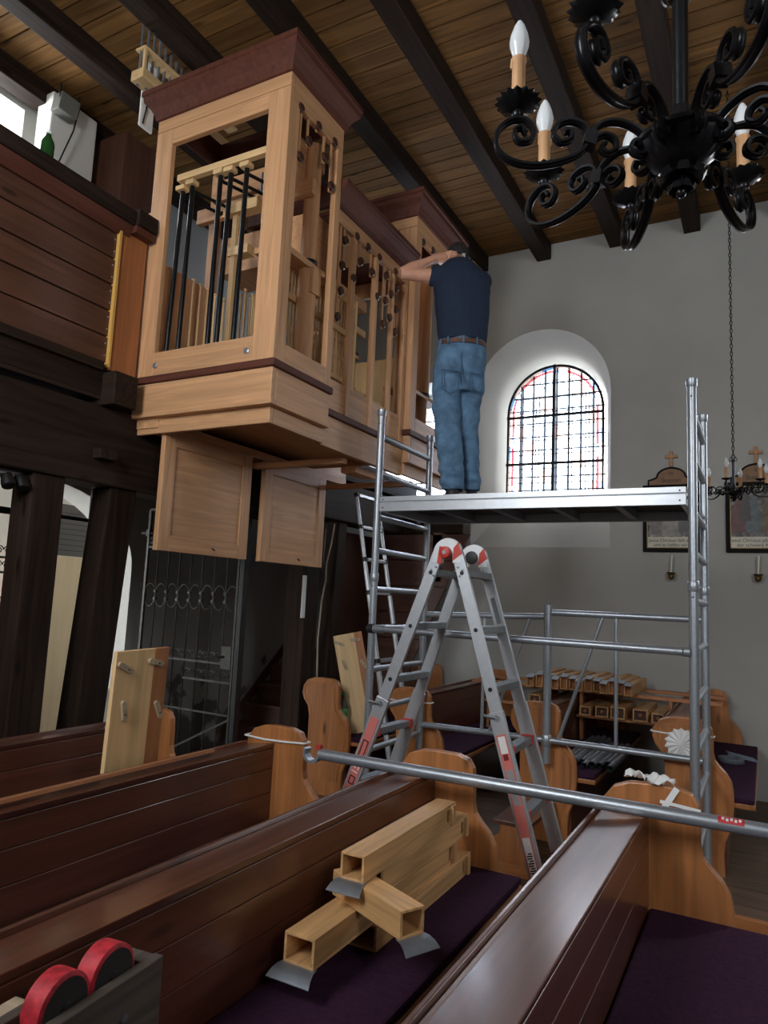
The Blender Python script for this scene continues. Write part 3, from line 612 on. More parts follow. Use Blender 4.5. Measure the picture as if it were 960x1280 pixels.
# ---- below: bearers and two hinged panels hanging open
B('bearer', XL+.18, XO-.12, 3.93, 3.99, 2.44, 2.48, OAKD(0)); B('bearer', XL+.2, XO-.08, 4.88, 4.93, 2.44, 2.48, OAKD(0))
B('bearer', XL+.02, XL+.2, 3.0, 5.2, 2.52, 2.578, OAKD(1)); B('hanger_block', XO-.3, XO-.18, 4.2, 4.5, 2.43, 2.48, OAKD(1))
def flap(y0, y1):
    X1, X0, Z0, Z1 = -3.19, -3.215, 1.78, 2.515
    f_ = G().box(X0+.004, X1-.010, y0+.06, y1-.06, Z0+.06, Z1-.06).obj('hinged_panel', OAKD(1), org); f_['label'] = 'framed oak flap hanging open below the organ case'
    for a, b in ((y0, y0+.095), (y1-.095, y1)): G().box(X0, X1, a, b, Z0, Z1).obj('panel_stile', OAKD(2), f_, bevel=.003)
    for a, b in ((Z0, Z0+.095), (Z1-.09, Z1)): G().box(X0, X1, y0+.095, y1-.095, a, b).obj('panel_rail', OAKD(1), f_, bevel=.003)
    G().box(X0-.012, X0, y0, y1, Z0, Z1).obj('back_layer', OAKD(2), f_)
    yc = (y0+y1)/2+.06
    G().tube((X1, yc, Z0+.05), (X1+.02, yc+.004, Z0+.035), .006, 8).obj('catch', BLACK, f_)
flap(3.05, 3.88); flap(4.03, 4.84)
# ================================================================ wrought-iron gates and stair under the gallery
def spiral(c, r0, r1, turns, a0, n=22, sgn=1):
    return [(c[0]+(r0+(r1-r0)*i/n)*math.cos(a0+sgn*2*PI*turns*i/n), c[1]+(r0+(r1-r0)*i/n)*math.sin(a0+sgn*2*PI*turns*i/n)) for i in range(n+1)]
def gate(name, P, dirv, W, H, nb, rows_ring, rows_scroll, lab, z0=.06, diag=True, lock=True, mat=GATEI, thick=.03):
    g = thing(name, P, lab, 'gate'); D = V(dirv).normalized(); Nn = V((0,0,1)).cross(D)
    def W3(u, z): return V(P)+D*u+V((0,0,z))
    def add(nm, gg, par=g, sm=40): return gg.obj(nm, mat, par, sm)
    add('hinge_stile', G().bar(W3(.0, z0), W3(.0, H), .022, .022)); add('lock_stile', G().bar(W3(W, z0), W3(W, H), .018, thick*1.5, Nn))
    add('top_rail', G().bar(W3(0, H), W3(W, H), .014, .02)); add('bottom_rail', G().bar(W3(0, z0), W3(W, z0), .014, .03))
    sp_ = W/(nb+1)
    for k in range(1, nb+1): add('bar', G().tube(W3(k*sp_, z0), W3(k*sp_, H), .0065, 8))
    for z in rows_ring:
        for k in range(nb+1):
            c = (k+.5)*sp_; a, b = sp_*.47, sp_*.72
            add('ring', G().path([W3(c+a*math.cos(t), z+b*math.sin(t)*(1.0)) for t in [2*PI*i/20 for i in range(20)]], .005, 6, True))
        for k in range(1, nb+1): add('collar', G().box(-.012,.012,-.012,.012,-.016,.016).__class__().ob(W3(k*sp_, z+.03), D*.013, Nn*.012, V((0,0,.009))).ob(W3(k*sp_, z-.03), D*.013, Nn*.012, V((0,0,.009))))
    for z, u0 in rows_scroll:
        add('cross_rail', G().bar(W3(u0*sp_, z), W3(W, z), .01, .016))
        for k in range(int(u0), nb+1):
            c = (k+.5)*sp_; r = sp_*.23
            for sg in (-1, 1):
                pts = spiral((c+sg*r, z+.01+r*1.4), r*.25, r*1.0, 1.5, 0 if sg > 0 else PI, 18, sg)
                add('scroll', G().path([W3(u, zz) for u, zz in pts], .0042, 5))
    if diag:
        add('cross_rail', G().bar(W3(0, .62), W3(W, .62), .01, .014)); add('diagonal', G().bar(W3(0, .02+z0), W3(W, .60), .012, .016)); add('diagonal', G().bar(W3(0, .60), W3(W*.55, .04+z0), .010, .014))
    if lock:
        add('lock_box', G().ob(W3(W-.07, 1.05), D*.05, Nn*.018, V((0,0,.085)))); add('lock_handle', G().tube(W3(W-.07, 1.06)-Nn*.0, W3(W-.13, 1.05)-Nn*.05, .008, 8))
    for z in (.95, 2.02): add('hinge', G().tube(W3(-.09, z), W3(.06, z), .012, 8).ob(W3(-.0, z), D*.02, Nn*.02, V((0,0,.03))))
    return g
gate('iron_gate', (-4.62, 4.32, 0), (1.06, -.05, 0), 1.06, 2.22, 7, (1.50,), ((1.00, 2), (.86, 4), (1.90, 0)), 'wrought-iron gate with a band of oval rings closing the stair foot')
# frame post of the stair gate
struct(G().box(-3.54, -3.50, 4.24, 4.30, -.02, 2.62).obj('gate_post', plain('black_paint', (22, 23, 26), .4)))
gate('iron_gate', (-4.93, 2.60, 0), (0, 1, 0), .98, 2.06, 6, (1.34,), ((1.73, 0), (1.62, 0), (.92, 0), (.80, 0)), 'black wrought-iron gate with scrolls standing in the bright arched doorway', thick=.03)
# tie bar, board and cream leaf in the arch
tb = struct(G().box(-4.95, -4.92, 2.55, 4.2, 2.07, 2.10).box(-4.945, -4.925, 3.95, 3.965, 2.1, 2.6).box(-4.945, -4.925, 3.35, 3.365, 2.1, 2.6).obj('trim_1', IRON))
qa, qb, qz, qt = at(50, 700, X=-6.5).y, at(155, 700, X=-6.5).y, at(112, 698, X=-6.5).z, at(112, 635, X=-6.5).z
cl = struct(G().box(-6.54, -6.50, qa, qb, .0, qz).obj('door_1', wood('cream_painted_wood', (226, 206, 170), 2, .6, .06, .8, .02, knots=False)))
nb_ = thing('notice_board', (-6.5, (qa+qb)/2, qz), 'grey notice sheet with lines of small print above the cream door leaf', 'notice')
G().box(-6.51, -6.50, qa, qb, qz+.005, qt).obj('sheet', plain('grey_sheet', (96, 92, 92), .4), nb_)
for k in range(8): G().box(-6.4995, -6.499, qa+.1, qb-.1-.03*(k%3), qz+.06+k*(qt-qz-.1)/8, qz+.07+k*(qt-qz-.1)/8).obj('print_line', plain('faint_print', (66, 64, 64), .5), nb_)
# porch furniture
cy = at(26, 840, X=-5.65).y-.67
cb_ = thing('porch_cupboard', (-5.9, cy+.35, 0), 'honey coloured wooden cupboard with pale top standing in the bright porch', 'cupboard')
HONEY = lambda a: wood('honey_wood', (205, 150, 82), a, .5, .15, 1, .03, knots=False)
G().box(-6.15, -5.65, cy, cy+.67, .0, 1.1).obj('body', HONEY(2), cb_, bevel=.006); G().box(-6.18, -5.62, cy-.03, cy+.70, 1.1, 1.14).obj('top', plain('cream_top', (235, 225, 205), .5), cb_, bevel=.004)
G().box(-5.65, -5.635, cy+.03, cy+.32, .05, 1.05).obj('door', HONEY(2), cb_, bevel=.004); G().box(-5.65, -5.635, cy+.35, cy+.64, .05, 1.05).obj('door', HONEY(2), cb_, bevel=.004)
fb = thing('leaning_plank', (-5.5, 3.72, 0), 'brown wooden plank leaning in the porch beside the doorway', 'plank', rot=(0, 0, 0))
G().ob((-5.5, 3.68, .6), (.012,0,0), (0,.05,0), (.0,.05,.6)).obj('plank', PINE2(2), fb)
# stair rising along the wall to the far corner
for k in range(5):
    y0 = 5.98+k*.215; st = struct(G().box(XG+.01, -3.75, y0, 7.0, k*.19, (k+1)*.19-.03).obj('stair_step', STAIRW(0)))
    G().box(XG+.01, -3.74, y0-.03, 7.0, (k+1)*.19-.03, (k+1)*.19).obj('tread', STAIRW(0), st, bevel=.004)
struct(G().add([(XG+.001,5.85,0),(XG+.001,7.0,.98),(XG+.001,7.0,1.1),(XG+.001,5.85,.14),(XG+.02,5.85,0),(XG+.02,7.0,.98),(XG+.02,7.0,1.1),(XG+.02,5.85,.14)], [(0,1,2,3),(4,7,6,5),(0,4,5,1),(1,5,6,2),(2,6,7,3),(3,7,4,0)]).obj('trim_2', STAIRW(1)))
# boarded stair casing against the far wall
cs = struct(G().box(-3.74, -3.70, 5.7, 6.98, 0, 2.2).obj('stair_casing', STAIRW(2)))
for k in range(7):
    z = .35+k*.27
    G().prism([(-3.70, z), (-3.70+.25+.12*k, z), (-3.70+.38+.12*k, z+.26), (-3.70, z+.26)], 1, 6.60, 6.63).obj('board', STAIRW(0), cs)
G().box(-3.0, -2.9, 6.60, 6.72, 1.75, 2.25).obj('casing_bracket', PARA(2), cs)
# ================================================================ pews
END = [(-.10,0),(-.10,.60),(-.115,.67),(-.155,.72),(-.175,.77),(-.165,.83),(-.13,.875),(-.07,.897),(.0,.902),(.10,.90),(.15,.885),(.173,.85),(.178,.79),(.178,.71),(.187,.67),(.215,.635),(.25,.60),(.275,.555),(.285,.50),(.287,.42),(.28,.33),(.262,.26),(.238,.20),(.23,.12),(.235,0)]
def inset(poly, d):
    out = []
    for i, (x, z) in enumerate(poly):
        a, b = poly[i-1], poly[(i+1) % len(poly)]; tx, tz = b[0]-a[0], b[1]-a[1]; L = math.hypot(tx, tz) or 1
        out.append((x+tz/L*d, z-tx/L*d))
    return out
def build_pew(sgn, L, lab, grp, loc):
    """aisle end panel at y=0, body runs to y = -sgn*L"""
    p = thing('church_pew', loc, lab, 'pew', grp); d = -sgn
    def Y(a): return d*a
    for a in (0, L-.04):
        e = G().prism(END, 1, Y(a), Y(a+.04)).obj('pew_end', PEWE(2), p, bevel=.006, local=True)
        yf = Y(a) if a == 0 else Y(a+.04); s_ = -d if a == 0 else d
        idx = [q for q, e0 in enumerate(END) if e0[1] > .13]; t_ = s_*.005          # raised border and field leave a real groove between them
        oo, ii, ff = inset(END, .007), inset(END, .029), inset(END, .037)
        fld = [(-.062, .12)]+[ff[q] for q in idx]+[(.192, .12)]
        G().prism(fld, 1, yf-s_*.001, yf+t_).obj('raised_field', PEWE(2), e, local=True)
        n_ = len(idx); vs = [V((oo[q][0], yf-s_*.001, oo[q][1])) for q in idx]+[V((ii[q][0], yf-s_*.001, ii[q][1])) for q in idx]+[V((oo[q][0], yf+t_, oo[q][1])) for q in idx]+[V((ii[q][0], yf+t_, ii[q][1])) for q in idx]; fs = [(0, n_, 3*n_, 2*n_), (n_-1, 3*n_-1, 4*n_-1, 2*n_-1)]
        for q in range(n_-1): fs += [(q, q+1, n_+q+1, n_+q), (2*n_+q, 3*n_+q, 3*n_+q+1, 2*n_+q+1), (q, 2*n_+q, 2*n_+q+1, q+1), (n_+q, n_+q+1, 3*n_+q+1, 3*n_+q)]
        G().add(vs, fs).obj('raised_border', PEWE(2), e, local=True)
    y0, y1 = Y(.04), Y(L-.04)
    zz = (.10, .30, .46, .585, .70, .795)
    for k in range(5): G().box(-.028, -.004 if k < 2 else 0, y0, y1, zz[k]+.001, zz[k+1]-.001).obj('back_board', PEWR(1), p, bevel=.0025, local=True)
    G().box(-.033, -.028, y0, y1, .1, .79).obj('back_lining', PEWR(1), p, local=True)
    G().hexa([(-.165,min(y0,y1),.772),(.0,min(y0,y1),.796),(.0,max(y0,y1),.796),(-.165,max(y0,y1),.772),(-.165,min(y0,y1),.796),(.006,min(y0,y1),.82),(.006,max(y0,y1),.82),(-.165,max(y0,y1),.796)]).obj('book_shelf', PEWR(1), p, bevel=.004, local=True)
    G().box(-.178, -.165, y0, y1, .768, .812).obj('shelf_lip', PEWR(1), p, bevel=.003, local=True)
    G().box(.002, .40, y0, y1, .40, .43).obj('seat', PEWE(1), p, bevel=.006, local=True)
    G().box(.006, .395, y0, y1, .43, .462).obj('cushion', PURP, p, bevel=.01, local=True)
    G().box(.22, .245, y0, y1, .02, .40).obj('seat_riser', PEWR(1), p, local=True)
    return p
NEARX = (-.40, -1.28, -2.155, -3.03)
NL = ('red-brown church pew whose cushion is empty and whose shelf carries white paper',
      'red-brown church pew on whose purple cushion the square wooden pipes are stacked',
      'red-brown church pew with a white tape tied round its orange end, behind the pipe pew',
      'red-brown church pew standing beside the dark gallery post')
FARX = (-.47, -1.40, -2.36, -3.15)
FL = ('church pew across the aisle with a white tissue rosette on its end',
      'church pew across the aisle holding the grey metal pipes on its cushion',
      'church pew across the aisle behind the telescopic ladder with a white tape on its end',
      'church pew across the aisle with plastic bottles and a toggle board on its seat')
pn = None
for i, x in enumerate(NEARX):
    if pn is None: pn = build_pew(1, 3.36, NL[0], 'pews on the near side of the aisle', (x, 2.97, 0))
    else:
        c = copy_tree(pn); c.location = (x, 2.97, 0); c['label'] = NL[i]
pf = None
for i, x in enumerate(FARX):
    if pf is None: pf = build_pew(-1, 2.06, FL[0], 'pews on the far side of the aisle', (x, 4.86, 0))
    else:
        c = copy_tree(pf); c.location = (x, 4.86, 0); c['label'] = FL[i]
pfz = 0.0
# white tapes round pew ends
def tape(x, y0, y1, z, w, lab):
    tag(G().path([(x-.18, y0-.004, z), (x-.05, y0-.006, z-.006), (x+.06, y0-.008, z-.002), (x+.182, y0-.004, z+.004)], .005, 6).path([(x-.18, y1+.004, z), (x, y1+.008, z-.006), (x+.182, y1+.004, z+.004)], .005, 6).path([(x+.182, y0-.004, z+.004), (x+.184, y1+.004, z+.004)], .005, 6).path([(x-.18, y0-.004, z), (x-.18, y1+.004, z)], .005, 6).obj('tied_ribbon', WHITE, smooth=40), lab, 'ribbon')
tape(-2.155, 2.93, 2.97, .835, .36, 'thin white ribbon tied round an orange pew end near the hooked tube')
tape(-2.36, 4.86, 4.90, pfz+.80, .36, 'thin white ribbon tied round a pew end behind the folding ladder')
tape(-.47, 4.86, 4.90, pfz+.80, .36, 'thin white ribbon tied round a pew end behind the scaffold post')
# kneeling bench at the podium edge
kb = thing('kneeling_bench', (-1.45, 4.24, 0), 'low orange pine kneeler with a rounded end at the aisle edge', 'kneeler')
G().prism([(-1.62,.0),(-1.60,.10),(-1.55,.14),(-1.47,.16),(-1.43,.19),(-1.43,.24),(-1.25,.24),(-1.25,.0)], 1, 4.26, 4.29).obj('end_panel', PEWE(2), kb, bevel=.004)
G().box(-1.47, -1.24, 4.25, 4.84, .24, .265).obj('top_board', PEWR(1), kb, bevel=.004); G().box(-1.42, -1.40, 4.29, 4.84, 0, .24).obj('riser', PEWE(1), kb)
# ================================================================ scaffold tower
SX0, SX1, SY0, SY1 = -2.225, -.325, 4.0, 4.78
scf = thing('scaffold_tower', (-1.27, 4.4, 0), 'galvanised tube scaffold tower with ladder frames standing in the aisle', 'scaffold')
def S(name, g, mat=GALV, par=None): return g.obj(name, mat, par or scf, 40)
zfl = {SY0: 0.0, SY1: 0.0}
for x in (SX0, SX1):
    for y in (SY0, SY1):
        S('lower_post', G().tube((x, y, zfl[y]), (x, y, 1.70), .024, 16)); S('upper_post', G().tube((x, y, 1.70), (x, y, 2.80), .024, 16))
        S('coupler', G().lathe([(.026,1.66),(.029,1.665),(.029,1.71),(.026,1.715)], (x, y, 0), 16)); S('top_sleeve', G().lathe([(.025,2.755),(.029,2.76),(.030,2.80),(.026,2.803)], (x, y, 0), 16))
        S('bolt', G().tube((x, y-.026, 2.70), (x, y-.022, 2.70), .005, 8), BLACK); S('bolt', G().tube((x, y-.026, 1.63), (x, y-.022, 1.63), .005, 8), BLACK)
    for z in (.35, .60, .85, 1.10, 1.36, 1.61, 1.86, 2.08, 2.37, 2.62):
        S('rung', G().tube((x, SY0+.02, z), (x, SY1-.02, z), .019, 12))
# brace rails: near side with claws, far side as a folding guard frame
def claw(c, d, par):
    c = V(c); pts = [c+V((d*.03*math.cos(t), 0, .03*math.sin(t))) for t in [PI*.1+PI*1.15*i/10 for i in range(11)]]
    pts = [c+V((d*(-.0+.032*math.sin(t)), 0, -.006+.032*math.cos(t))) for t in [PI*.35+PI*1.2*i/10 for i in range(11)]]
    return G().sweep(pts, [(-.02,-.006),(.02,-.006),(.02,.006),(-.02,.006)], (0,1,0)).obj('claw', GALV, par, 40)
br = S('brace_rail', G().tube((SX0+.05, SY0-.03, 1.36), (SX1-.05, SY0-.03, 1.35), .021, 14))
S('rail_clamp', G().tube((SX0+.03, SY0-.03, 1.36), (SX0+.10, SY0-.03, 1.36), .026, 14)); S('rail_clamp', G().tube((SX0-.01, SY0-.015, 1.36), (SX0+.03, SY0-.03, 1.36), .03, 14), plain('clamp_dark', (60, 62, 64), .5, .6))
S('rail_clamp', G().tube((SX1-.05, SY0-.03, 1.35), (SX1-.02, SY0-.024, 1.35), .025, 14))
yf = SY1+.0
S('hinge_post', G().tube((-1.295, yf, .52), (-1.295, yf, 1.56), .027, 14)); S('hinge_collar', G().lathe([(.029,.63),(.033,.635),(.033,.70),(.029,.705)], (-1.295, yf, 0), 14))
for (a, b, za, zb) in ((-1.27, SX1-.02, 1.51, 1.51), (-1.27, SX1-.02, .67, .67), (SX0+.02, -1.32, 1.45, 1.48), (SX0+.02, -1.32, .66, .67)):
    S('guard_rail', G().tube((a, yf, za), (b, yf, zb), .021, 14))
for (p, q) in (((-.85, .67), (-.85, 1.51)), ((-1.22, .67), (-.93, 1.51)), ((-1.75, .66), (-1.75, 1.46)), ((-1.70, .66), (-1.42, 1.47))):
    S('strut', G().tube((p[0], yf, p[1]), (q[0], yf, q[1]), .0125, 10))
# platform
pl = thing('scaffold_platform', (-1.27, 4.37, 2.115), 'aluminium framed work platform the man stands on', 'platform')
px0, px1, py0, py1 = SX0+.03, SX1-.03, SY0-.03, SY1-.06
for (y0, y1) in ((py0, py0+.03), (py1-.03, py1)):
    G().prism([(y0, 2.115), (y1, 2.115), (y1, 2.17), (y1-.004, 2.175), (y1, 2.18), (y1, 2.21), (y0, 2.21), (y0, 2.18), (y0+.004, 2.175), (y0, 2.17)], 0, px0, px1).obj('side_beam', ALU, pl)
G().box(px0, px0+.03, py0+.03, py1-.03, 2.115, 2.185).obj('end_beam', ALU, pl); G().box(px1-.03, px1, py0+.03, py1-.03, 2.115, 2.185).obj('end_beam', ALU, pl)
G().box(px0+.03, px1-.03, py0+.03, py1-.03, 2.175, 2.195).obj('deck', plain('dark_plywood', (70, 62, 58), .7, 0, .25, 10, .1), pl)
for k in range(1, 5):
    xx = px0+(px1-px0)*k/5; G().box(xx-.02, xx+.02, py0+.03, py1-.03, 2.125, 2.175).obj('cross_member', ALUD, pl)
for (x, y) in ((px0, py0+.05), (px0, py1-.05), (px1, py0+.05), (px1, py1-.05)):
    sg = -1 if x == px0 else 1
    G().bar((x, y, 2.16), (x+sg*.055, y, 2.12), .04, .014).obj('hook', ALUD, pl)
for x in (px0+.025, px1-.03):
    for z in (2.137, 2.19): G().tube((x, py0-.003, z), (x, py0+.001, z), .005, 8).obj('rivet', BLACK, pl)
# loose tube with a hooked end lying across the pews
lt = thing('loose_scaffold_tube', (-.9, 2.75, .845), 'long galvanised scaffold tube with hooked end lying across the pew tops', 'tube')
pa, pb = at(400, 943, Y=2.75), at(965, 1036, Y=2.75); pa.z = pb.z = .848
pb.x += .25
G().tube(pa, pb, .0245, 18).obj('tube', GALV, lt, 40)
hk = [pa+V((-.035+.038*math.cos(t), 0, .002+.038*math.sin(t))) for t in [-.35-PI*1.05*i/12 for i in range(13)]]
G().sweep(hk, [(-.022,-.006),(.022,-.006),(.022,.006),(-.022,.006)], (0,1,0)).obj('hook', GALV, lt, 40)
G().box(pa.x-.016, pa.x+.006, pa.y-.012, pa.y+.012, pa.z+.022, pa.z+.04).obj('red_catch', RED, lt)
ps = at(918, 1022, Y=2.73)
arc_ = [(-math.sin(t), math.cos(t)) for t in [.25+1.0*i/8 for i in range(9)]]
G().prism([(2.75+u*.0245, .848+v*.0245) for u, v in arc_]+[(2.75+u*.0256, .848+v*.0256) for u, v in reversed(arc_)], 0, ps.x-.05, ps.x+.03).obj('red_sticker', plain('red_sticker', (190, 44, 50), .5), lt)
for q in range(5):
    u, v = arc_[3+q % 2]; G().ob((ps.x-.035+q*.013, 2.75+u*.0258, .848+v*.0258), (.004,0,0), V((0,u,v))*.0005, V((0,-v,u))*.005).obj('sticker_mark', WHITE, lt)
G().tube((ps.x+.11, 2.75, .848), (ps.x+.125, 2.75, .848), .027, 18).obj('end_collar', GALV, lt, 40)
# ================================================================ folding ladder
lad = thing('folding_ladder', (-1.47, 3.55, 0), 'aluminium folding stepladder with red hinge and red rail labels in the aisle', 'ladder')
ax, az = -1.455, 1.80
Yn, Yfr = 3.40, at(593, 690, X=ax).y
Yn2, Yf2 = Yn-.02, Yfr+.05
def rail(side, near):
    xb = (-2.17 if side < 0 else -.86) if near else (-2.13 if side < 0 else -.88)
    ya, yb_ = (Yn, Yn2) if near else (Yfr, Yf2)
    top = V((ax+side*.055, ya, az)); bot = V((xb, yb_, .0)); mid = top.lerp(bot, .43)
    dn = (bot-top).normalized()
    G().bar(top, mid+dn*.06, .022, .062, V((0,1,0)).cross(dn)).obj('upper_rail', ALU, lad, bevel=.002)
    w_ = .026; off = V((0, -.003 if near else .003, 0))
    G().bar(mid+off, bot+off, w_, .074, V((0,1,0)).cross(dn)).obj('lower_rail', ALU, lad, bevel=.002)
    G().bar(bot+V((0,0,.05))-dn*.02, bot, .034, .08, V((0,1,0)).cross(dn)).obj('rubber_foot', BLACK, lad)
    return top, mid, bot, dn
R = {(s_, n): rail(s_, n) for s_ in (-1, 1) for n in (True, False)}
for s_ in (-1, 1):
    for k in range(6):
        z = az-.10-k*.285
        if z < .1: break
        def pt(n):
            t, m_, b_, dn = R[(s_, n)]; q = (t.z-z)/(t.z-b_.z); return t.lerp(b_, q)
        p, q = pt(True), pt(False); dn = R[(s_, True)][3]; low = z < R[(s_, True)][1].z
        ins = V((s_*-.0, 0, 0)); ext = V((0, .015, 0))
        G().bar(p+ext, q-ext, .06 if not low else .055, .036).obj('rung', ALUD, lad, bevel=.003)
        if low:
            G().bar(p+V((-s_*.0+s_*.0, .016, 0)), p+V((0, .05, 0)), .062, .05).obj('rung_socket', RED, lad, bevel=.004)
            G().bar(q+V((0, -.05, 0)), q+V((0, -.016, 0)), .062, .05).obj('rung_socket', RED, lad, bevel=.004)
        else:
            G().tube(p+V((0,-.014,0)), p+V((0,-.010,0)), .011, 10).obj('rung_plug', BLACK, lad)
    # pull knob
    t, m_, b_, dn = R[(s_, True)]; c = m_+dn*.03
    G().tube(c+V((0,-.012,0)), c+V((-.055 if s_ < 0 else -.06,-.05,.012)), .0075, 8).tube(c+V((0,-.02,0)), c+V((0,0,0)), .016, 10).obj('lock_lever', ALUD, lad, 40)
    # rail labels
    yv = -.0165-.003
    PINK = plain('faded_red_label', (214, 120, 112), .5)
    a0, a1 = m_.lerp(b_, .10), m_.lerp(b_, .86)
    lb = G().bar(a0+V((0,yv,0)), a1+V((0,yv,0)), .001, .05, V((0,1,0)).cross(dn)).obj('rail_label', PINK, lad)
    ang = math.atan2((a0-a1).z, (a0-a1).x)
    def put(txt, f, size): text_obj('label_lettering', txt, size, WHITE, lad, a0.lerp(a1, f)+V((0, yv-.0012, 0))-V(lad.location), (PI/2, -ang, 0))
    if s_ < 0:
        put('Ladder systems', .70, .056); put('150', .34, .056)
        for f, ln in ((.22, .05), (.43, .02)):
            c = a0.lerp(a1, f)+V((0, yv-.001, 0)); ppp = V((0,1,0)).cross(dn)
            G().ob(c+ppp*.014, dn*ln, ppp*.003, V((0,.0006,0))).ob(c-ppp*.014, dn*ln, ppp*.003, V((0,.0006,0))).ob(c+dn*ln, dn*.003, ppp*.017, V((0,.0006,0))).ob(c-dn*ln, dn*.003, ppp*.017, V((0,.0006,0))).obj('label_frame', BLACK, lad)
    else:
        ppp = V((0,1,0)).cross(dn)
        for f, ln in ((.06, .04), (.30, .08), (.60, .02), (.74, .10)):
            G().ob(a0.lerp(a1, f)+V((0, yv-.001, 0)), dn*ln, ppp*.018, V((0,.0006,0))).obj('label_patch', WHITE if f != .30 else ALU, lad)
        for k in range(14):
            G().ob(a0.lerp(a1, .66+.013*k)+V((0, yv-.0022, 0))+ppp*.003*((k*7)%3-1), dn*.0028, ppp*(.010+.002*((k*5)%3)), V((0,.0005,0))).obj('label_print', BLACK, lad)
        G().ob(a0.lerp(a1, .13)+V((0, yv-.0014, 0)), dn*.014, ppp*.012, V((0,.0006,0))).obj('label_mark', plain('dark_red_mark', (120, 30, 34), .5), lad)
# hinges
for (y, n) in ((Yn, True), (Yfr, False)):
    sg = -1 if n else 1
    arc = [(ax+.082*math.cos(t), az+.0+.082*math.sin(t)) for t in [PI*i/16 for i in range(17)]]
    inn = [(ax+.03*math.cos(t), az-.01+.03*math.sin(t)) for t in [PI*i/10 for i in range(11)]]
    poly = arc+[(ax-.082, az-.05), (ax-.03, az-.05)]+list(reversed(inn))[0:]+[(ax+.03, az-.05), (ax+.082, az-.05)]
    G().prism(poly, 1, y-.014, y+.014).obj('hinge_plate', plain('white_alloy', (215, 216, 218), .4, .4), lad, bevel=.003)
    G().prism([(ax+.03, az-.04), (ax+.084, az-.0), (ax+.06, az+.058), (ax+.036, az+.03)], 1, y-.0155, y+.0155).obj('hinge_insert', RED, lad)
    if n:
        G().lathe([(.03,0),(.032,.004),(.030,.03),(.022,.034)], (ax-.005, y-.014, az+.005), 16, (0,-1,0)).obj('hinge_knob', RED, lad, 40)
        G().ob((ax-.03, y-.03, az-.01), (.006,0,.045), (.013,0,-.002), (0,.006,0)).obj('hinge_lever', RED, lad, bevel=.003); G().tube((ax-.005, y-.049, az+.005), (ax-.005, y-.046, az+.005), .01, 10).obj('hinge_screw', ZINC, lad)
    else: G().lathe([(.035,0),(.038,.004),(.036,.012),(.02,.014)], (ax-.01, y-.014, az+.005), 16, (0,-1,0)).obj('hinge_knob', BLACK, lad, 40)
    for s_ in (-1, 1):
        for (dx, dz) in ((.05, -.07), (.075, -.085), (.062, -.115)): G().lathe([(.007,0),(.006,.003),(.002,.004)], (ax+s_*dx+s_*.012, y-.015, az+dz), 8, (0,-1,0)).obj('rivet', ZINC, lad)
G().ob(R[(1, False)][0].lerp(R[(1, False)][2], .16)+V((0,-.013,0)), V((.012,0,.004)), V((-.022,0,.07))*1, V((0,.001,0))).obj('size_label', plain('grey_label', (120, 122, 125), .5), lad)
# ================================================================ telescopic ladder leaning under the organ
tel = thing('telescopic_ladder', (-2.5, 5.18, 0), 'slim telescopic aluminium ladder with black joint rings leaning behind the scaffold frame', 'ladder')
La, Lb = at(443, 598, Y=5.0), at(484, 925, Y=5.0)
def ext(a, b, z): t = (a.z-z)/(a.z-b.z); return a+(b-a)*t
xt, xb = ext(La, Lb, 2.42).x, ext(La, Lb, 0.0).x
for y in (5.0, 5.36):
    P1 = V((xt, y, 2.42))
    for k in range(9):
        a = V((xb, y, 0)).lerp(P1, k/9); b = V((xb, y, 0)).lerp(P1, (k+1)/9); r = .026-.0013*k
        G().tube(a, b, r, 14).obj('rail_section', ALU, tel, 40); dd = (b-a).normalized()
        G().tube(b-dd*.035, b, r+.004, 14).obj('joint_ring', BLACK, tel, 40)
for k in range(1, 10):
    c = V((xb, 0, 0)).lerp(V((xt, 0, 2.42)), k/9)
    G().box(c.x-.024, c.x+.024, 5.02, 5.34, c.z-.03, c.z-.005).obj('rung', ALU, tel, bevel=.003)
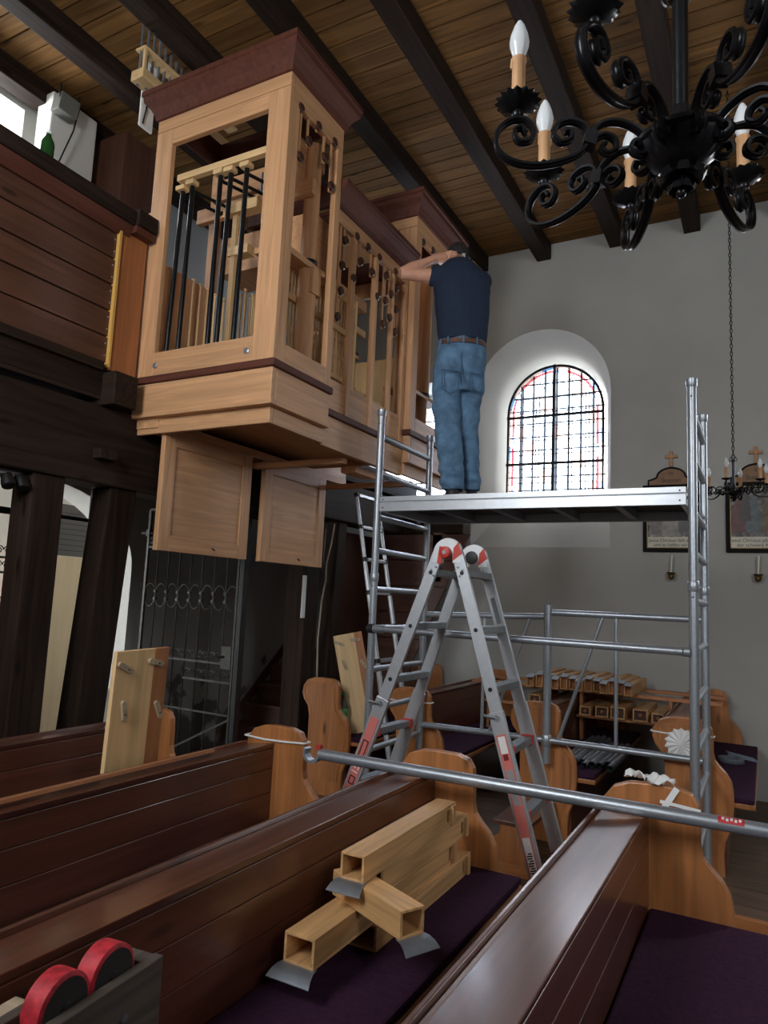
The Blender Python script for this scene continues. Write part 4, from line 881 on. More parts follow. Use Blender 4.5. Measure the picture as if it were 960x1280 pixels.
# ================================================================ square wooden pipes on the pew seat
def wood_pipe(lab, L, w, h, loc, rotz, flap=True, tone=PIPEW, mouth=True, rotx=0, stub=False):
    """open end at y=0 (towards the camera), body towards +y, base z=0"""
    p = thing('wooden_organ_pipe', loc, lab, 'organ pipe', 'square wooden organ pipes', (rotx, 0, rotz)); t = .008
    G().box(-w/2, w/2, 0, L, h-t, h).obj('top_board', tone(1), p, bevel=.0015, local=True); G().box(-w/2, w/2, 0, L, 0, t).obj('bottom_board', tone(1), p, bevel=.0015, local=True)
    G().box(-w/2, -(w/2-t), 0, L, t, h-t).obj('side_board', tone(1), p, local=True)
    g = G(); a_, b_ = w/2-t, w/2     # the other side has a real mouth cut through it
    if mouth: g.box(a_, b_, 0, L-.085, t, h-t).box(a_, b_, L-.055, L, t, h-t).box(a_, b_, L-.085, L-.055, t, h*.2).box(a_, b_, L-.085, L-.055, h*.8, h-t)
    else: g.box(a_, b_, 0, L, t, h-t)
    g.obj('side_board', tone(1), p, local=True)
    G().box(-w/2+t, w/2-t, L-.05, L-.01, t, h-t).obj('stopper', PINE2(1), p, local=True); G().box(-w/2+t, w/2-t, L*.45, L*.45+.01, t, h-t).obj('inner_block', STAIRW(0), p, local=True)
    if mouth:
        G().box(w/2, w/2+.012, L-.055, L-.03, h*.05, h*.95).obj('mouth_lip', tone(2), p, bevel=.001, local=True)
    if flap:
        pts = [V((0, .012, .001)), V((0, -.015, .001)), V((0, -.035, -.006)), V((0, -.052, -.020))]
        g = G(); n = len(pts); W2 = w/2+.004
        vs = [(-W2*(1+.1*i), q.y, q.z-.002) for i, q in enumerate(pts)]+[(W2*(1+.1*i), q.y, q.z-.002) for i, q in enumerate(pts)]+[(-W2*(1+.1*i), q.y, q.z) for i, q in enumerate(pts)]+[(W2*(1+.1*i), q.y, q.z) for i, q in enumerate(pts)]
        fs = []
        for i in range(n-1): fs += [(i, i+1, n+i+1, n+i), (2*n+i, 3*n+i, 3*n+i+1, 2*n+i+1), (i, 2*n+i, 2*n+i+1, i+1), (n+i, n+i+1, 3*n+i+1, 3*n+i)]
        fs += [(0, n, 3*n, 2*n), (n-1, 3*n-1, 4*n-1, 2*n-1)]
        g.add(vs, fs).obj('tuning_flap', ZINC, p, 50, local=True)
    return p
SZ = .463
wood_pipe('square wooden pipe lying lowest on the cushion under the stack', .80, .10, .077, (-1.13, 2.06, SZ), .0, False)
wood_pipe('long square wooden pipe with curled metal flap under the crossing pipe', 1.02, .10, .080, (-1.145, 1.73, SZ+.078), .0)
wood_pipe('square wooden pipe in the stack just under the topmost pipe', .74, .088, .078, (-1.12, 2.08, SZ+.159), .0, False)
wood_pipe('square wooden pipe on top of the stack with flat metal flap', .72, .082, .078, (-1.115, 1.95, SZ+.238), .0)
wood_pipe('short square wooden pipe lying crosswise over the stack', .35, .085, .075, (-.88, 1.89, SZ+.160), 1.12, True, lambda a: PIPEW(a), False)
# upside-down dolly with red wheels
dp = at(150, 1186, Z=.79)
dl = thing('wheel_dolly', (dp.x+.035, dp.y-.01, SZ), 'worn wooden dolly lying upside down with two red rubber wheels', 'dolly', None, (0, 0, .10))
GW = lambda a: wood('worn_grey_wood', (92, 82, 74), a, .6, .5, 1.0, .05)
G().box(.035, .06, -.55, .04, .0, .325).obj('side_board', GW(1), dl, bevel=.003, local=True); G().box(-.05, -.025, -.55, .04, .0, .325).obj('side_board', GW(1), dl, bevel=.003, local=True)
G().box(-.025, .035, -.0, .038, -.0+.2, .322).obj('spacer_block', GW(1), dl, local=True); G().box(-.095, -.05, -.36, -.19, .27, .315).obj('cross_plank', wood('pale_worn_wood', (186, 168, 142), 0, .6, .3, 1, .05), dl, bevel=.003, local=True)
REDW = plain('worn_red_rubber', (190, 44, 56), .55, 0, .4, 45, .3)
for yy in (-.07, -.19):
    wh = G().lathe([(.053,-.024),(.06,-.021),(.06,.021),(.053,.024)], (.005, yy, .322), 28, (1,0,0)).obj('wheel', REDW, dl, 40, local=True)
    G().lathe([(.052,.0245),(.012,.0255),(.010,.0285)], (.005, yy, .322), 24, (1,0,0)).obj('wheel_disc', plain('dark_hub', (40, 36, 34), .7), wh, 40, local=True)
    G().tube((.06, yy-.0, .255), (.064, yy, .255), .008, 8).obj('axle_bolt', ZINC, dl, 40, local=True)
# boards with wooden toggles
def toggle_board(lab, loc, M3, w, L, grp='boards with turn toggles'):
    b = thing('toggle_board', loc, lab, 'board', grp); b.matrix_world = Matrix.Translation(loc) @ M3.to_4x4()
    # local: x width, z length, -y face towards the viewer
    G().box(-w/2, w*.22, -.011, .011, 0, L).obj('pale_plank', PINE(2), b, bevel=.002, local=True); G().box(w*.22, w/2, -.011, .011, 0, L).obj('brown_plank', PINE2(2), b, bevel=.002, local=True)
    TG = plain('toggle_wood', (178, 160, 132), .6, 0, .15, 30)
    for x, z, a in ((-.33*w, L-.07, -.5), (.24*w, L-.06, -.25), (-.28*w, L-.25, -1.35), (.38*w, L-.27, -1.1), (.42*w, .05, .8)):
        c, s_ = math.cos(a), math.sin(a)
        poly = [(x+c*u-s_*v, z+s_*u+c*v) for u, v in [(-.035+.012*math.cos(t), .012*math.sin(t)) for t in [PI/2+PI*i/6 for i in range(7)]]+[(.03+.012*math.cos(t), .012*math.sin(t)) for t in [-PI/2+PI*i/6 for i in range(7)]]]
        tg_ = G().prism(poly, 1, -.024, -.011).obj('toggle', TG, b, bevel=.0015, local=True)
        G().tube((x+c*.012, -.026, z+s_*.012), (x+c*.012, -.023, z+s_*.012), .004, 8).obj('screw', BLACK, tg_, local=True)
    return b
tl, tr = at(133, 813, X=-2.375), at(199, 815, X=-2.375)
W1 = (tr-tl).length
xa = V((0, 1, 0)); za = V((.03, -.05, .8)).normalized(); ya = za.cross(xa)
M3 = Matrix((xa, ya, za)).transposed()
L1 = (tl.z-.475)/za.z; base = (tl+tr)/2-za*L1
base = V((base.x, base.y, .475)); 
toggle_board('pale pine board with toggles standing on the pew beside the gallery post', base, M3, W1, L1)
p0, p1 = at(434, 800, Y=5.12), at(455, 922, Y=5.12)
za = (p0-p1).normalized(); fw = V((CAM.x-p0.x, CAM.y-p0.y, 0)).normalized(); xa = za.cross(fw).normalized()*-1; xa = V((0,0,1)).cross(V((-fw.x,-fw.y,0))).normalized()*-1
xa = (xa-za*xa.dot(za)).normalized(); ya = za.cross(xa)
M3 = Matrix((xa, ya, za)).transposed()
base = p1+V((0,0,0)); tbb = toggle_board('pale pine board with toggles leaning across a pew beside the plastic bottles', V((base.x, base.y, .475)), M3, .24, .80)
# bottles on the far pew
DKG = glass_mat('dark_clear_plastic', (120, 128, 120), .35, .06)
bottle((-3.0, 4.97, .465), 'clear plastic bottle with green label and cap on the far pew', .044, .33, DKG, plain('green_cap', (40, 130, 60), .5), plain('green_label', (70, 160, 90), .5, 0, .4, 25))
bottle((-3.09, 5.03, .465), 'dark plastic bottle without label behind the green labelled one', .043, .31, DKG, BLACK)
# lath on the shelf of the taped pew
tag(G().ob((-2.25, 1.95, .826), (.03,0,.006), (0,.62,0), (-.0006,0,.006)).obj('pale_lath', PINE2(1)), 'thin pale wooden lath lying on the bookrest of the taped pew', 'lath')
# ---------------------------------------------------------------- grey metal pipes on the far cushion
for k in range(9):
    x0 = -1.28+.043*k; y0 = 5.05+.05*((k*5) % 4); r = .017+.003*((k*7) % 3); L = 1.15-.05*k
    mp_ = thing('metal_organ_pipe', (x0, y0, SZ), 'slim grey zinc pipe lying on the purple cushion behind the guard rail', 'organ pipe', 'grey zinc pipes on the far pew')
    a, b = V((x0, y0, SZ+r+.001)), V((x0-.00+.015*(k-4)*.1, y0+L, SZ+r+.001))
    G().tube(a, b, r, 12, caps=False).tube(a, b, r*.88, 12, caps=False).obj('tube', ZINC, mp_, 40)
    G().box(x0-.006, x0+.006, y0+.12, y0+.16, SZ+2*r-.002, SZ+2*r+.003).obj('mouth_lip', ZINC, mp_)
# ---------------------------------------------------------------- rack of square pipes across the far pews
rkk = thing('plank_trestle', (-1.2, 6.2, .82), 'long planks laid across the pew tops to carry rows of square pipes', 'planks')
G().box(-2.35, -.30, 6.12, 6.22, .845, .87).obj('plank', PINE2(0), rkk, bevel=.003); G().box(-2.35, -.30, 6.60, 6.70, .845, .87).obj('plank', PINE2(0), rkk, bevel=.003)
for (x, n) in ((-1.372, 0), (-.672, 0), (-2.19, 0)):
    G().box(x-.012, x+.012, 6.13, 6.20, .463, .845).obj('prop', PINE2(2), rkk)
G().box(-1.385, -.66, 6.02, 6.12, .66, .68).obj('lower_plank', PINE2(0), rkk, bevel=.003); G().box(-2.2, -1.62, 6.02, 6.12, .70, .72).obj('lower_plank', PINE2(0), rkk, bevel=.003)
for k in range(13):
    x = at(662+k*10.2, 850+k*1.6, Y=5.95).x; z = .872; h = .085+.012*((k*5) % 3)
    p = thing('stopped_organ_pipe', (x, 6.0, z), 'square wooden pipe with a bright metal cap flap lying on the upper plank', 'organ pipe', 'capped square pipes on the planks'); w_ = .058; y0 = 5.96+.03*((k*7) % 3); t = .006
    for (x0, x1, z0, z1, nm) in ((-w_/2, w_/2, 0, t, 'bottom_board'), (-w_/2, w_/2, h-t, h, 'top_board'), (-w_/2, -w_/2+t, t, h-t, 'side_board'), (w_/2-t, w_/2, t, h-t, 'side_board')):
        G().box(x+x0, x+x1, y0, y0+.8, z+z0, z+z1).obj(nm, PIPEW(1), p)
    G().box(x-w_/2+t, x+w_/2-t, y0+.06, y0+.07, z+t, z+h-t).obj('stopper', PINE2(1), p)
    G().hexa([(x-w_/2,y0-.035,z+h-.006),(x+w_/2,y0-.035,z+h-.006),(x+w_/2,y0+.10,z+h+.012),(x-w_/2,y0+.10,z+h+.012),(x-w_/2,y0-.035,z+h-.003),(x+w_/2,y0-.035,z+h-.003),(x+w_/2,y0+.10,z+h+.015),(x-w_/2,y0+.10,z+h+.015)]).obj('metal_flap', ZINC, p)
def block_pipe(px, py, Y, z, w_, h, lab, grp):
    x = at(px, py, Y=Y).x; y0 = Y
    p = thing('square_organ_pipe', (x, y0, z), lab, 'organ pipe', grp); t = .009
    for (x0, x1, z0, z1, nm) in ((-w_/2, w_/2, 0, t, 'bottom_board'), (-w_/2, w_/2, h-t, h, 'top_board'), (-w_/2, -w_/2+t, t, h-t, 'side_board'), (w_/2-t, w_/2, t, h-t, 'side_board')):
        G().box(x+x0, x+x1, y0, y0+.6, z+z0, z+z1).obj(nm, PIPEW(1), p)
    G().box(x-w_/2+t, x+w_/2-t, y0+.03, y0+.06, z+t, z+h-t).obj('stopper', STAIRW(0), p); G().lathe([(.012,0),(.014,-.02),(.008,-.03)], (x, y0+.03, z+h*.5), 10, (0,1,0)).obj('knob', PINE2(1), p, 40)
for (px, py, sz, z) in ((668,871,.10,.722),(678,872,.0,.722),(731,880,.085,.682),(752,886,.10,.682),(772,881,.11,.682),(800,887,.11,.682),(822,890,.09,.682)):
    if sz: block_pipe(px, py, 5.98, z, sz, sz*.85, 'square wooden pipe showing its stoppered end under the upper planks', 'stoppered pipes under the planks')
# paper and roll of tape on the far cushion
pp = at(915, 935, Z=SZ+.01)
tag(G().add([(-.30,6.45,SZ+.003),(-.27,6.25,SZ+.003),(-.05,6.10,SZ+.003),(-.10,6.20,SZ+.003),(-.30,6.45,SZ+.006),(-.27,6.25,SZ+.03),(-.05,6.10,SZ+.006),(-.10,6.20,SZ+.02)], [(3,2,1,0),(4,5,6,7),(0,1,5,4),(1,2,6,5),(2,3,7,6),(3,0,4,7)]).obj('folded_paper', plain('blue_grey_paper', (128, 142, 156), .7)), 'folded blue-grey paper lying on the purple cushion by the wall', 'paper')
rt = at(905, 945, Z=SZ+.03)
tag(G().lathe([(.05,0),(.085,0),(.088,.004),(.088,.03),(.085,.034),(.05,.034),(.05,0)], (rt.x+.05, rt.y-.05, SZ+.001), 26).obj('cable_roll', plain('grey_roll', (96, 104, 112), .6), smooth=40), 'grey ring-shaped roll lying on the purple cushion beside the folded paper', 'roll')
# tissue on the near pew end and rosette on the far one
def tissue(c, lab, n=5, sx=.09):
    t = thing('white_tissue', c, lab, 'tissue'); g = G(); NX, NY = 14, 6; vs = []; fs = []
    for i in range(NX+1):
        for j in range(NY+1):
            u, v = i/NX, j/NY; vs.append((c[0]+sx*(u-.5)*2, c[1]+.05*(v-.5)+.02*math.sin(u*7), c[2]+.008+.030*abs(math.sin(u*5+v*1.5)*math.cos(u*11-v*4))*(1.15-abs(u-.5))+.006*math.cos(v*6+u*3)))
    for i in range(NX):
        for j in range(NY): a = i*(NY+1)+j; fs.append((a, a+1, a+NY+2, a+NY+1))
    o = g.add(vs, fs).obj('crumpled_sheet', WHITE, t, 60); so = o.modifiers.new('thick', 'SOLIDIFY'); so.thickness = .003
    return t
ti = tissue((-.40, 2.95, .903), 'crumpled white tissue lying on top of the orange pew end under the tube')
G().bar((-.30, 2.925, .90), (-.36, 2.92, .80), .004, .022, (1,0,0)).obj('hanging_strip', WHITE, ti); G().bar((-.36, 2.924, .845), (-.22, 2.924, .832), .004, .012).obj('hanging_strip', WHITE, ti)
rc = at(852, 930, Y=4.85)
rs = thing('paper_rosette', (rc.x, 4.85, rc.z), 'pleated white paper rosette fixed to a far pew end beside the post', 'rosette')
g = G(); vs = [V((rc.x, 4.835, rc.z))]; N = 28
for i in range(N): a = 2*PI*i/N; r = .10 if i % 2 else .085; vs.append(V((rc.x+r*math.cos(a), 4.845-(.015 if i % 2 else 0), rc.z+r*math.sin(a))))
g.add(vs, [(0, 1+i, 1+(i+1) % N) for i in range(N)]).obj('pleats', WHITE, rs)
rs.children[0].modifiers.new('thick', 'SOLIDIFY').thickness = .003
# ================================================================ pictures, crosses and candle sconces on the far wall
def paint_mat(name, a, b, c, seed):
    m, n, l, bs = new_mat(name); tc = n.new('ShaderNodeTexCoord'); mp = n.new('ShaderNodeMapping'); mp.inputs['Location'].default_value = (seed, seed*.7, seed*1.3); mp.inputs['Scale'].default_value = (1.0, 1, .62); l.new(tc.outputs['Object'], mp.inputs[0])
    nz = n.new('ShaderNodeTexNoise'); nz.inputs['Scale'].default_value = 13; nz.inputs['Detail'].default_value = 7; nz.inputs['Distortion'].default_value = 1.6; l.new(mp.outputs[0], nz.inputs['Vector'])
    cr = n.new('ShaderNodeValToRGB'); e = cr.color_ramp.elements; e[0].position = .32; e[0].color = lin(a)+(1,); e[1].position = .68; e[1].color = lin(c)+(1,); k = e.new(.5); k.color = lin(b)+(1,)
    l.new(nz.outputs['Fac'], cr.inputs[0]); l.new(cr.outputs[0], bs.inputs['Base Color']); bs.inputs['Roughness'].default_value = .45; return m
def robe(g, x, z, h, w, y, lean=0):
    g.prism([(x-w*.5, z), (x+w*.5, z), (x+w*.42+lean*.4, z+h*.5), (x+w*.22+lean, z+h*.82), (x-w*.22+lean, z+h*.82), (x-w*.42+lean*.4, z+h*.5)], 1, y-.0012, y)
    g.ell((x+lean, y, z+h*.91), w*.19, .0012, h*.1, 10, 6)
def picture(x0, x1, z0, z1, lab, num, cap1, cap2, pm, figs, crosslab, sl):
    y = YW-.005; xc = (x0+x1)/2
    p = thing('framed_picture', (xc, y, z0), lab, 'picture'); FR = plain('black_frame', (24, 20, 20), .75, spec=.15); GOLD = plain('dull_gilt', (150, 128, 84), .5, .3); w_ = .035
    for (a, b, c, d) in ((x0, x1, z0, z0+w_), (x0, x1, z1-w_, z1), (x0, x0+w_, z0+w_, z1-w_), (x1-w_, x1, z0+w_, z1-w_)): G().box(a, b, y-.035, y, c, d).obj('frame_bar', FR, p, bevel=.004)
    for (a, b, c, d) in ((x0+w_, x1-w_, z0+w_, z0+w_+.008), (x0+w_, x1-w_, z1-w_-.008, z1-w_), (x0+w_, x0+w_+.008, z0+w_, z1-w_), (x1-w_-.008, x1-w_, z0+w_, z1-w_)): G().box(a, b, y-.026, y-.012, c, d).obj('gilt_slip', GOLD, p)
    zc = z0+w_+.105
    G().box(x0+w_, x1-w_, y-.014, y-.004, zc, z1-w_).obj('painting', pm, p); G().box(x0+w_, x1-w_, y-.016, y-.004, z0+w_, zc).obj('caption_strip', plain('parchment', (205, 200, 184), .7), p)
    for i, (fx, fz, h, w2, col, lean) in enumerate(figs):
        g = G(); robe(g, x0+w_+(x1-x0-2*w_)*fx, zc+(z1-w_-zc)*fz, (z1-w_-zc)*h, (x1-x0)*w2, y-.0142-.0016*i, lean); g.obj('painted_figure', plain('figure_paint_%d%d%d' % col, col, .5, 0, .35, 22), p)
    INK = plain('brown_ink', (52, 42, 34), .6)
    text_obj('caption', cap1, .042, INK, p, (0, -.0165, .035+.072), (PI/2, 0, 0)); text_obj('caption', cap2, .042, INK, p, (0, -.0165, .035+.030), (PI/2, 0, 0))
    # arched crest
    hw = (x1-x0)/2-.05; n = 14
    crest = [(xc-hw, z1), (xc+hw, z1), (xc+hw, z1+.045), (xc+hw-.05, z1+.06), (xc+hw-.075, z1+.075)]+[(xc+(hw-.075)*math.cos(t), z1+.075+.085*math.sin(t)) for t in [PI*i/n for i in range(1, n)]]+[(xc-hw+.075, z1+.075), (xc-hw+.05, z1+.06), (xc-hw, z1+.045)]
    G().prism(crest, 1, y-.02, y).obj('crest', plain('crest_brown', (132, 98, 68), .6, 0, .15, 15), p)
    G().sweep([V((a, y-.02, b)) for a, b in crest[1:]+crest[:1]], [(-.008,-.008),(.008,-.008),(.008,.008),(-.008,.008)], (0,1,0), False).obj('crest_moulding', FR, p)
    text_obj('crest_lettering', num, .05, INK, p, (0, -.021, z1-z0+.105), (PI/2, 0, 0)); text_obj('crest_lettering', 'Station', .06, INK, p, (0, -.021, z1-z0+.04), (PI/2, 0, 0))
    c = thing('wooden_cross', (xc, y, z1+.165), crosslab, 'cross'); CW = wood('cross_wood', (176, 126, 78), 2, .5, .2, 1, .1, knots=False)
    G().box(xc-.013, xc+.013, y-.024, y-.002, z1+.172, z1+.172+.15).obj('upright', CW, c, bevel=.002); G().box(xc-.055, xc+.055, y-.026, y-.004, z1+.255, z1+.282).obj('arm', CW, c, bevel=.002)
    # sconce below
    s_ = thing('candle_sconce', (xc, y, z0-.22), sl, 'sconce'); BR = plain('aged_brass', (104, 82, 44), .4, .7, .3, 30)
    G().lathe([(.004,0),(.02,.01),(.03,.03),(.024,.045),(.034,.055),(.036,.06),(.012,.062)], (xc, y-.06, z0-.26), 14).obj('bowl', BR, s_, 50); G().tube((xc, y-.058, z0-.24), (xc, y, z0-.22), .008, 8).obj('bracket', BR, s_, 40)
    G().lathe([(.012,0),(.042,.004),(.044,.008),(.01,.01)], (xc, y-.06, z0-.20), 14).obj('drip_pan', IRON, s_, 50); G().tube((xc, y-.06, z0-.19), (xc+.008, y-.06, z0-.03), .0075, 10).obj('candle', plain('cream_wax', (225, 218, 196), .5), s_, 40)
pm1 = paint_mat('painting_grey', (38, 36, 36), (110, 106, 100), (178, 168, 158), 3.1); pm2 = paint_mat('painting_brown', (36, 26, 24), (82, 68, 58), (120, 122, 116), 8.4)
picture(-1.0, -.50, 2.10, 2.73, 'framed station picture with reclining pale figures half hidden behind the scaffold post', 'IV', 'Jesus Christus fällt zum', 'und zu helfen wird', pm1, ((.2,.05,.55,.3,(112,106,102),.03),(.5,.02,.5,.32,(134,128,122),-.03),(.12,.3,.6,.22,(118,76,74),.02),(.8,.1,.6,.28,(86,84,86),-.02)), 'small light wooden cross above the picture half hidden by the scaffold', 'brass candle sconce below the half hidden station picture')
picture(-.295, .205, 2.10, 2.73, 'framed station picture with standing robed figures behind the small chandelier', 'V', 'Jesus Christus pfälzet das', 'der schwere Kreuz', pm2, ((.42,.08,.72,.30,(84,92,94),.01),(.15,.1,.74,.26,(98,58,56),.01),(.72,.1,.7,.26,(104,86,64),-.01),(.28,.3,.6,.2,(70,60,64),0)), 'small dark wooden cross above the picture beside the hanging chain', 'brass candle sconce below the station picture by the small chandelier')
# ================================================================ wrought-iron chandeliers
BULB = glass_mat('opal_bulb_glass', (235, 238, 240), .75, .12); WAXT = plain('tan_candle_sleeve', (196, 148, 102), .55, 0, .08, 20)
def chandelier(c, R, n, a0, lab, ztop, k=1.0, chain_from=None):
    """c: centre at drip-pan height"""
    ch = thing('wrought_iron_chandelier', (c[0], c[1], c[2]), lab, 'chandelier'); s = R/.356
    def U(x, y): return ((845-x)/190*.356*s, (138-y)*.00178*s)   # side elevation traced as radius, height
    def cat(pts, m=4):  # Catmull-Rom
        out = []; P = [pts[0]]+list(pts)+[pts[-1]]
        for i in range(1, len(P)-2):
            for j in range(m):
                t = j/m; out.append(tuple(.5*((2*P[i][q])+(-P[i-1][q]+P[i+1][q])*t+(2*P[i-1][q]-5*P[i][q]+4*P[i+1][q]-P[i+2][q])*t*t+(-P[i-1][q]+3*P[i][q]-3*P[i+1][q]+P[i+2][q])*t**3) for q in (0, 1)))
        return out+[tuple(pts[-1])]
    outer = cat([U(*q) for q in ((664,166),(659,158),(651,163),(655,176),(668,176),(673,162),(664,149),(648,148),(633,160),(629,178),(636,195),(655,206),(682,208),(712,200),(732,186),(738,170),(732,154),(716,148),(701,154),(697,167),(705,177),(717,172),(716,162),(709,163))])
    inner = cat([U(*q) for q in ((757,178),(752,185),(760,191),(770,184),(768,172),(756,166),(744,172),(739,178),(741,163),(755,150),(775,149),(793,157),(805,170),(808,184),(797,192),(787,184),(791,174),(799,178))])
    root = cat([U(*q) for q in ((806,176),(816,168),(828,166))])
    tw, th = .012*s, .0055*s
    prof = [(-tw,-th*.5),(-tw*.55,-th),(-tw*.3,-th*.55),(tw*.3,-th*.55),(tw*.55,-th),(tw,-th*.5),(tw,th*.5),(tw*.55,th),(tw*.3,th*.55),(-tw*.3,th*.55),(-tw*.55,th),(-tw,th*.5)]
    def L3(q, a): return V((q[0]*math.cos(a), q[0]*math.sin(a), q[1]))
    g = G(); ref = (0, 1, 0)
    for pl_ in (outer, inner, root): g.sweep([L3(q, 0) for q in pl_], prof, ref)
    col_ = U(739, 173); g.ob((col_[0], 0, col_[1]), (.013*s,0,.004*s), (0,.017*s,0), (-.003*s,0,.016*s))
    arm_me = g.mesh('arm', IRON, V((0,0,0)), 40)
    # fluted drip pan
    g = G(); N = 32; vs = []; rings = ((.012, .0), (.02, .004), (.038, .012), (.048, .024), (.046, .024), (.034, .015), (.012, .01))
    for j, (r, z) in enumerate(rings): vs += [V((r*s*(1+(.13 if j in (2,3,4,5) else .03)*math.cos(14*2*PI*i/56)) if False else r*s*(1+(.10 if 2 <= j <= 5 else 0)*(1 if i % 2 else -1)), 0, 0)) for i in range(N)]
    vs = [V((abs(v.x)*math.cos(2*PI*(i % N)/N), abs(v.x)*math.sin(2*PI*(i % N)/N), rings[i//N][1]*s)) for i, v in enumerate(vs)]
    fs = [tuple(range(N-1, -1, -1)), tuple(range((len(rings)-1)*N, len(rings)*N))]
    for j in range(len(rings)-1): fs += [(j*N+i, j*N+(i+1) % N, (j+1)*N+(i+1) % N, (j+1)*N+i) for i in range(N)]
    g.add(vs, fs); g.ell((0,0,-.008*s), .014*s, .014*s, .013*s, 12, 6); pan_me = g.mesh('drip_pan', IRON, V((0,0,0)), 50)
    kk = k*s
    can_me = G().lathe([(.0145*kk,0),(.0145*kk,.105*kk),(.0165*kk,.107*kk),(.0165*kk,.113*kk),(.012*kk,.116*kk)], (0,0,0), 16).lathe([(.004*kk,.09*kk),(.0055*kk,.095*kk),(.004*kk,.113*kk)], (.0135*kk,0,0), 8).lathe([(.003*kk,.083*kk),(.005*kk,.088*kk),(.004*kk,.113*kk)], (-.008*kk,-.0115*kk,0), 8).mesh('candle_sleeve', WAXT, V((0,0,0)), 50)
    bulb_me = G().lathe([(.011*kk,0),(.014*kk,.008*kk),(.0205*kk,.028*kk),(.0215*kk,.038*kk),(.019*kk,.055*kk),(.0125*kk,.075*kk),(.006*kk,.088*kk),(.001*kk,.093*kk)], (0,0,0), 18).mesh('bulb', BULB, V((0,0,0)), 60)
    rd = U(654, 138)[0]
    def put(me, nm, par, loc, rz): o = bpy.data.objects.new(nm, me); COL.objects.link(o); o.parent = par; o.location = loc; o.rotation_euler = (0, 0, rz); return o
    for i in range(n):
        a = a0-2*PI*i/n; q = V((rd*math.cos(a), rd*math.sin(a), 0))
        put(arm_me, 'arm', ch, (0,0,0), a); put(pan_me, 'drip_pan', ch, q+V((0,0,.004*s)), a); cs_ = put(can_me, 'candle_sleeve', ch, q+V((0,0,.014*s)), a)
        put(bulb_me, 'bulb', cs_, (0,0,.114*kk), 0)
    # hub: fluted bowl, leaf finial, stem
    g = G(); N = 40; rings = ((.006,-.13),(.03,-.126),(.055,-.115),(.078,-.095),(.09,-.072),(.094,-.067),(.094,-.057),(.07,-.05),(.05,-.035),(.03,-.025))
    vs = []
    for j, (r, z) in enumerate(rings):
        for i in range(N): rr = r*s*(1-(.07 if 1 <= j <= 4 and i % 2 else 0)); vs.append(V((rr*math.cos(2*PI*i/N), rr*math.sin(2*PI*i/N), z*s)))
    fs = [tuple(range(N-1, -1, -1)), tuple(range((len(rings)-1)*N, len(rings)*N))]
    for j in range(len(rings)-1): fs += [(j*N+i, j*N+(i+1) % N, (j+1)*N+(i+1) % N, (j+1)*N+i) for i in range(N)]
    g.add(vs, fs).obj('hub_bowl', IRON, ch, 30, local=True)
    g = G()
    for i in range(8):
        a = 2*PI*i/8+.2; cr_ = [V((r*s*math.cos(a), r*s*math.sin(a), z*s)) for r, z in ((.008,-.12),(.03,-.14),(.044,-.15),(.05,-.14),(.044,-.133))]
        g.sweep(cr_, [(-.013*s,-.002*s),(.013*s,-.002*s),(.013*s,.002*s),(-.013*s,.002*s)], (-math.sin(a), math.cos(a), 0), scl=[.6,1,1,.8,.5])
        cr_ = [V((r*s*math.cos(a+.4), r*s*math.sin(a+.4), z*s)) for r, z in ((.006,-.14),(.018,-.165),(.026,-.178),(.03,-.17))]
        g.sweep(cr_, [(-.01*s,-.002*s),(.01*s,-.002*s),(.01*s,.002*s),(-.01*s,.002*s)], (-math.sin(a+.4), math.cos(a+.4), 0), scl=[.6,1,.8,.5])
    g.ell((0,0,-.18*s), .012*s, .012*s, .014*s, 10, 6).tube((0,0,-.18*s), (0,0,-.125*s), .012*s, 10).obj('leaf_finial', IRON, ch, 40, local=True)
    hs = .30*s
    G().tube((0,0,-.04*s), (0,0,hs), .017*s, 16).lathe([(.02*s,0),(.026*s,.005*s),(.022*s,.03*s),(.018*s,.05*s)], (0,0,-.03*s), 14).obj('stem', IRON, ch, 40, local=True)
    tp = G().lathe([(.018*s,0),(.024*s,.004*s),(.024*s,.02*s),(.018*s,.024*s)], (0,0,hs-.02*s), 14)
    for sg in (-1, 1): tp.path([(sg*(.02+.018*math.cos(t))*s, 0, hs+(.005+.03*math.sin(t))*s) for t in [-1.2+3.4*i/10 for i in range(11)]], .004*s, 6)
    tp.path([(.022*s*math.cos(t), 0, hs+.03*s+.022*s*math.sin(t)) for t in [2*PI*i/16 for i in range(16)]], .004*s, 6, True).obj('stem_crown', IRON, ch, 40, local=True)
    # chain of links up to the ceiling
    z = hs+.045*s; L = .05*s if k == 1 else .036; zc = ztop-c[2]; j = 0
    ln = G().path([(.009*math.cos(t)*(L/.05)**.5, 0, L*.42*math.sin(t)*1.1) for t in [2*PI*i/12 for i in range(12)]], .0035*(L/.05)**.5, 5, True).mesh('chain_link', IRON, V((0,0,0)), 40)
    while z < zc-.01: put(ln, 'chain_link', ch, (0, 0, z), (j % 2)*PI/2+.3); z += L*.78; j += 1
    return ch
chandelier((-.143, 1.552, 2.638), .356, 8, 4.3828, 'large black wrought-iron chandelier with eight scrolled arms and candle bulbs', ZC-.005, 1.04)
c2 = at(917, 606, Y=5.3)
chandelier((c2.x, c2.y, c2.z-.005), .21, 6, .35, 'small black chandelier hanging on a long chain before the station picture', ZC-.005, 1.22)
